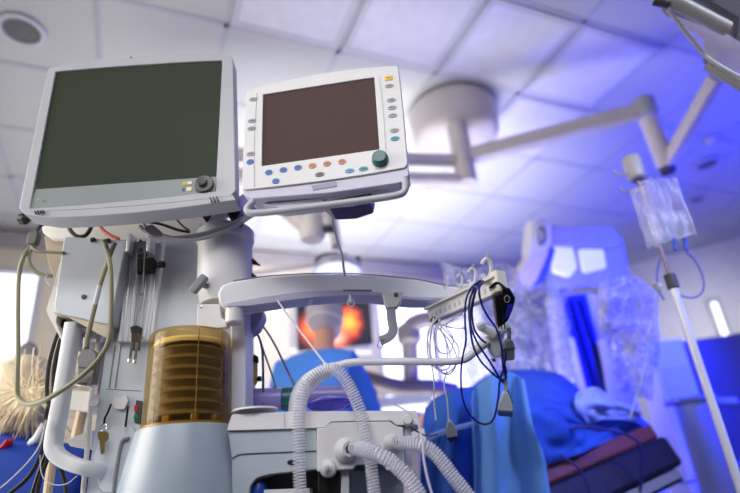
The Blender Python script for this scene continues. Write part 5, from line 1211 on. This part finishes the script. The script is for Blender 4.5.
# ================================================================ LIGHT
def area(name, loc, target, sx, sy, col, energy, spread=180):
    l = bpy.data.lights.new(name, 'AREA'); l.shape = 'RECTANGLE'; l.size = sx; l.size_y = sy; l.color = col; l.energy = energy; l.spread = math.radians(spread)
    o = bpy.data.objects.new(name, l); COL.objects.link(o); o.location = loc; o.rotation_euler = (V(target)-V(loc)).to_track_quat('-Z', 'Y').to_euler(); return o
area('ceiling_daylight_panels', (-.7, -.7, 3.05), (.3, 1.2, 1.2), 1.8, 1.2, (1, .985, .955), 36, 115)
area('left_window_light', (-1.85, 1.6, 1.7), (.6, 1.4, .9), 1.6, 1.4, (1, .92, .80), 30, 110)
area('floor_bounce_left', (-.9, 1.9, .5), (-.4, 2.2, 3.1), 1.2, 1.2, (1, 1, .95), 20)
area('bounce_fill', (1.5, 3.3, .8), (1.4, 3.2, 3.1), 2.2, 1.6, (.98, .98, 1), 44, 90)  # added upward fill with no fixture, brightens the middle of the ceiling
area('back_wall_wash', (.9, 3.5, 2.9), (.9, 4.8, 1.5), 1.6, .2, (1, .95, .85), 16, 140)  # added light with no fixture, lifts the dim back wall
def spot(name, loc, target, col, energy, ang, blend=.6, size=.1):
    l = bpy.data.lights.new(name, 'SPOT'); l.color = col; l.energy = energy; l.spot_size = math.radians(ang); l.spot_blend = blend; l.shadow_soft_size = size
    o = bpy.data.objects.new(name, l); COL.objects.link(o); o.location = loc; o.rotation_euler = (V(target)-V(loc)).to_track_quat('-Z', 'Y').to_euler(); return o
BL = (.008, .02, 1)
spot('blue_lamp_up', (4.4, .8, 1.5), (3.7, 2.1, 3.1), BL, 330, 120, 1, .15)
spot('blue_lamp_far', (4.9, 2.6, 1.9), (3.0, 3.4, 2.6), BL, 80, 110, 1, .15)
area('wall_wash', (4.7, 3.0, 2.4), (5.6, 4.1, 1.9), .5, .5, (1, 1, .98), 4, 110)  # added neutral light with no fixture, brightens the right corner wall
spot('blue_lamp_table', (2.9, .7, 2.4), (2.75, 2.9, 1.25), BL, 1500, 62, .8, .15)
spot('blue_drape_fill', (2.5, .2, 2.2), (1.4, 1.7, 1.0), BL, 150, 46, .8, .12)  # extra blue spot added to bring blue light onto the drapes
area('side_fill', (1.9, -.9, 2.7), (1.3, 1.6, 1.0), .6, .6, (.75, .85, 1), 5, 50)  # added cool fill for the pale drape, not a lamp of the room
w = bpy.data.worlds.new('world'); S.world = w; w.use_nodes = True
w.node_tree.nodes['Background'].inputs[0].default_value = (.7, .75, 1, 1); w.node_tree.nodes['Background'].inputs[1].default_value = .1

GROUPS = {'ceiling_light': 'square light panels in the ceiling grid', 'ceiling_speaker': 'round speakers in the ceiling', 'breathing_hose': 'ribbed breathing hoses', 'power_cable': 'black cables left of the machine',
          'ecg_lead': 'navy leads hanging from the rack', 'coiled_wire': 'grey-white wires under the rack', 'surgical_drape': 'blue drapes over the operating table', 'plastic_cover': 'clear plastic covers on the microscope',
          'thin_wire': 'thin pale wires at the left', 'grey_cable': 'grey cables at the column top', 'socket_plug': 'black plugs right of the column', 'drip_line': 'tubes of the drip', 'table_cable': 'dark cables on the table edge'}
for o in S.objects:
    b = o.name.split('.')[0]
    if o.parent is None and b in GROUPS: o['group'] = GROUPS[b]
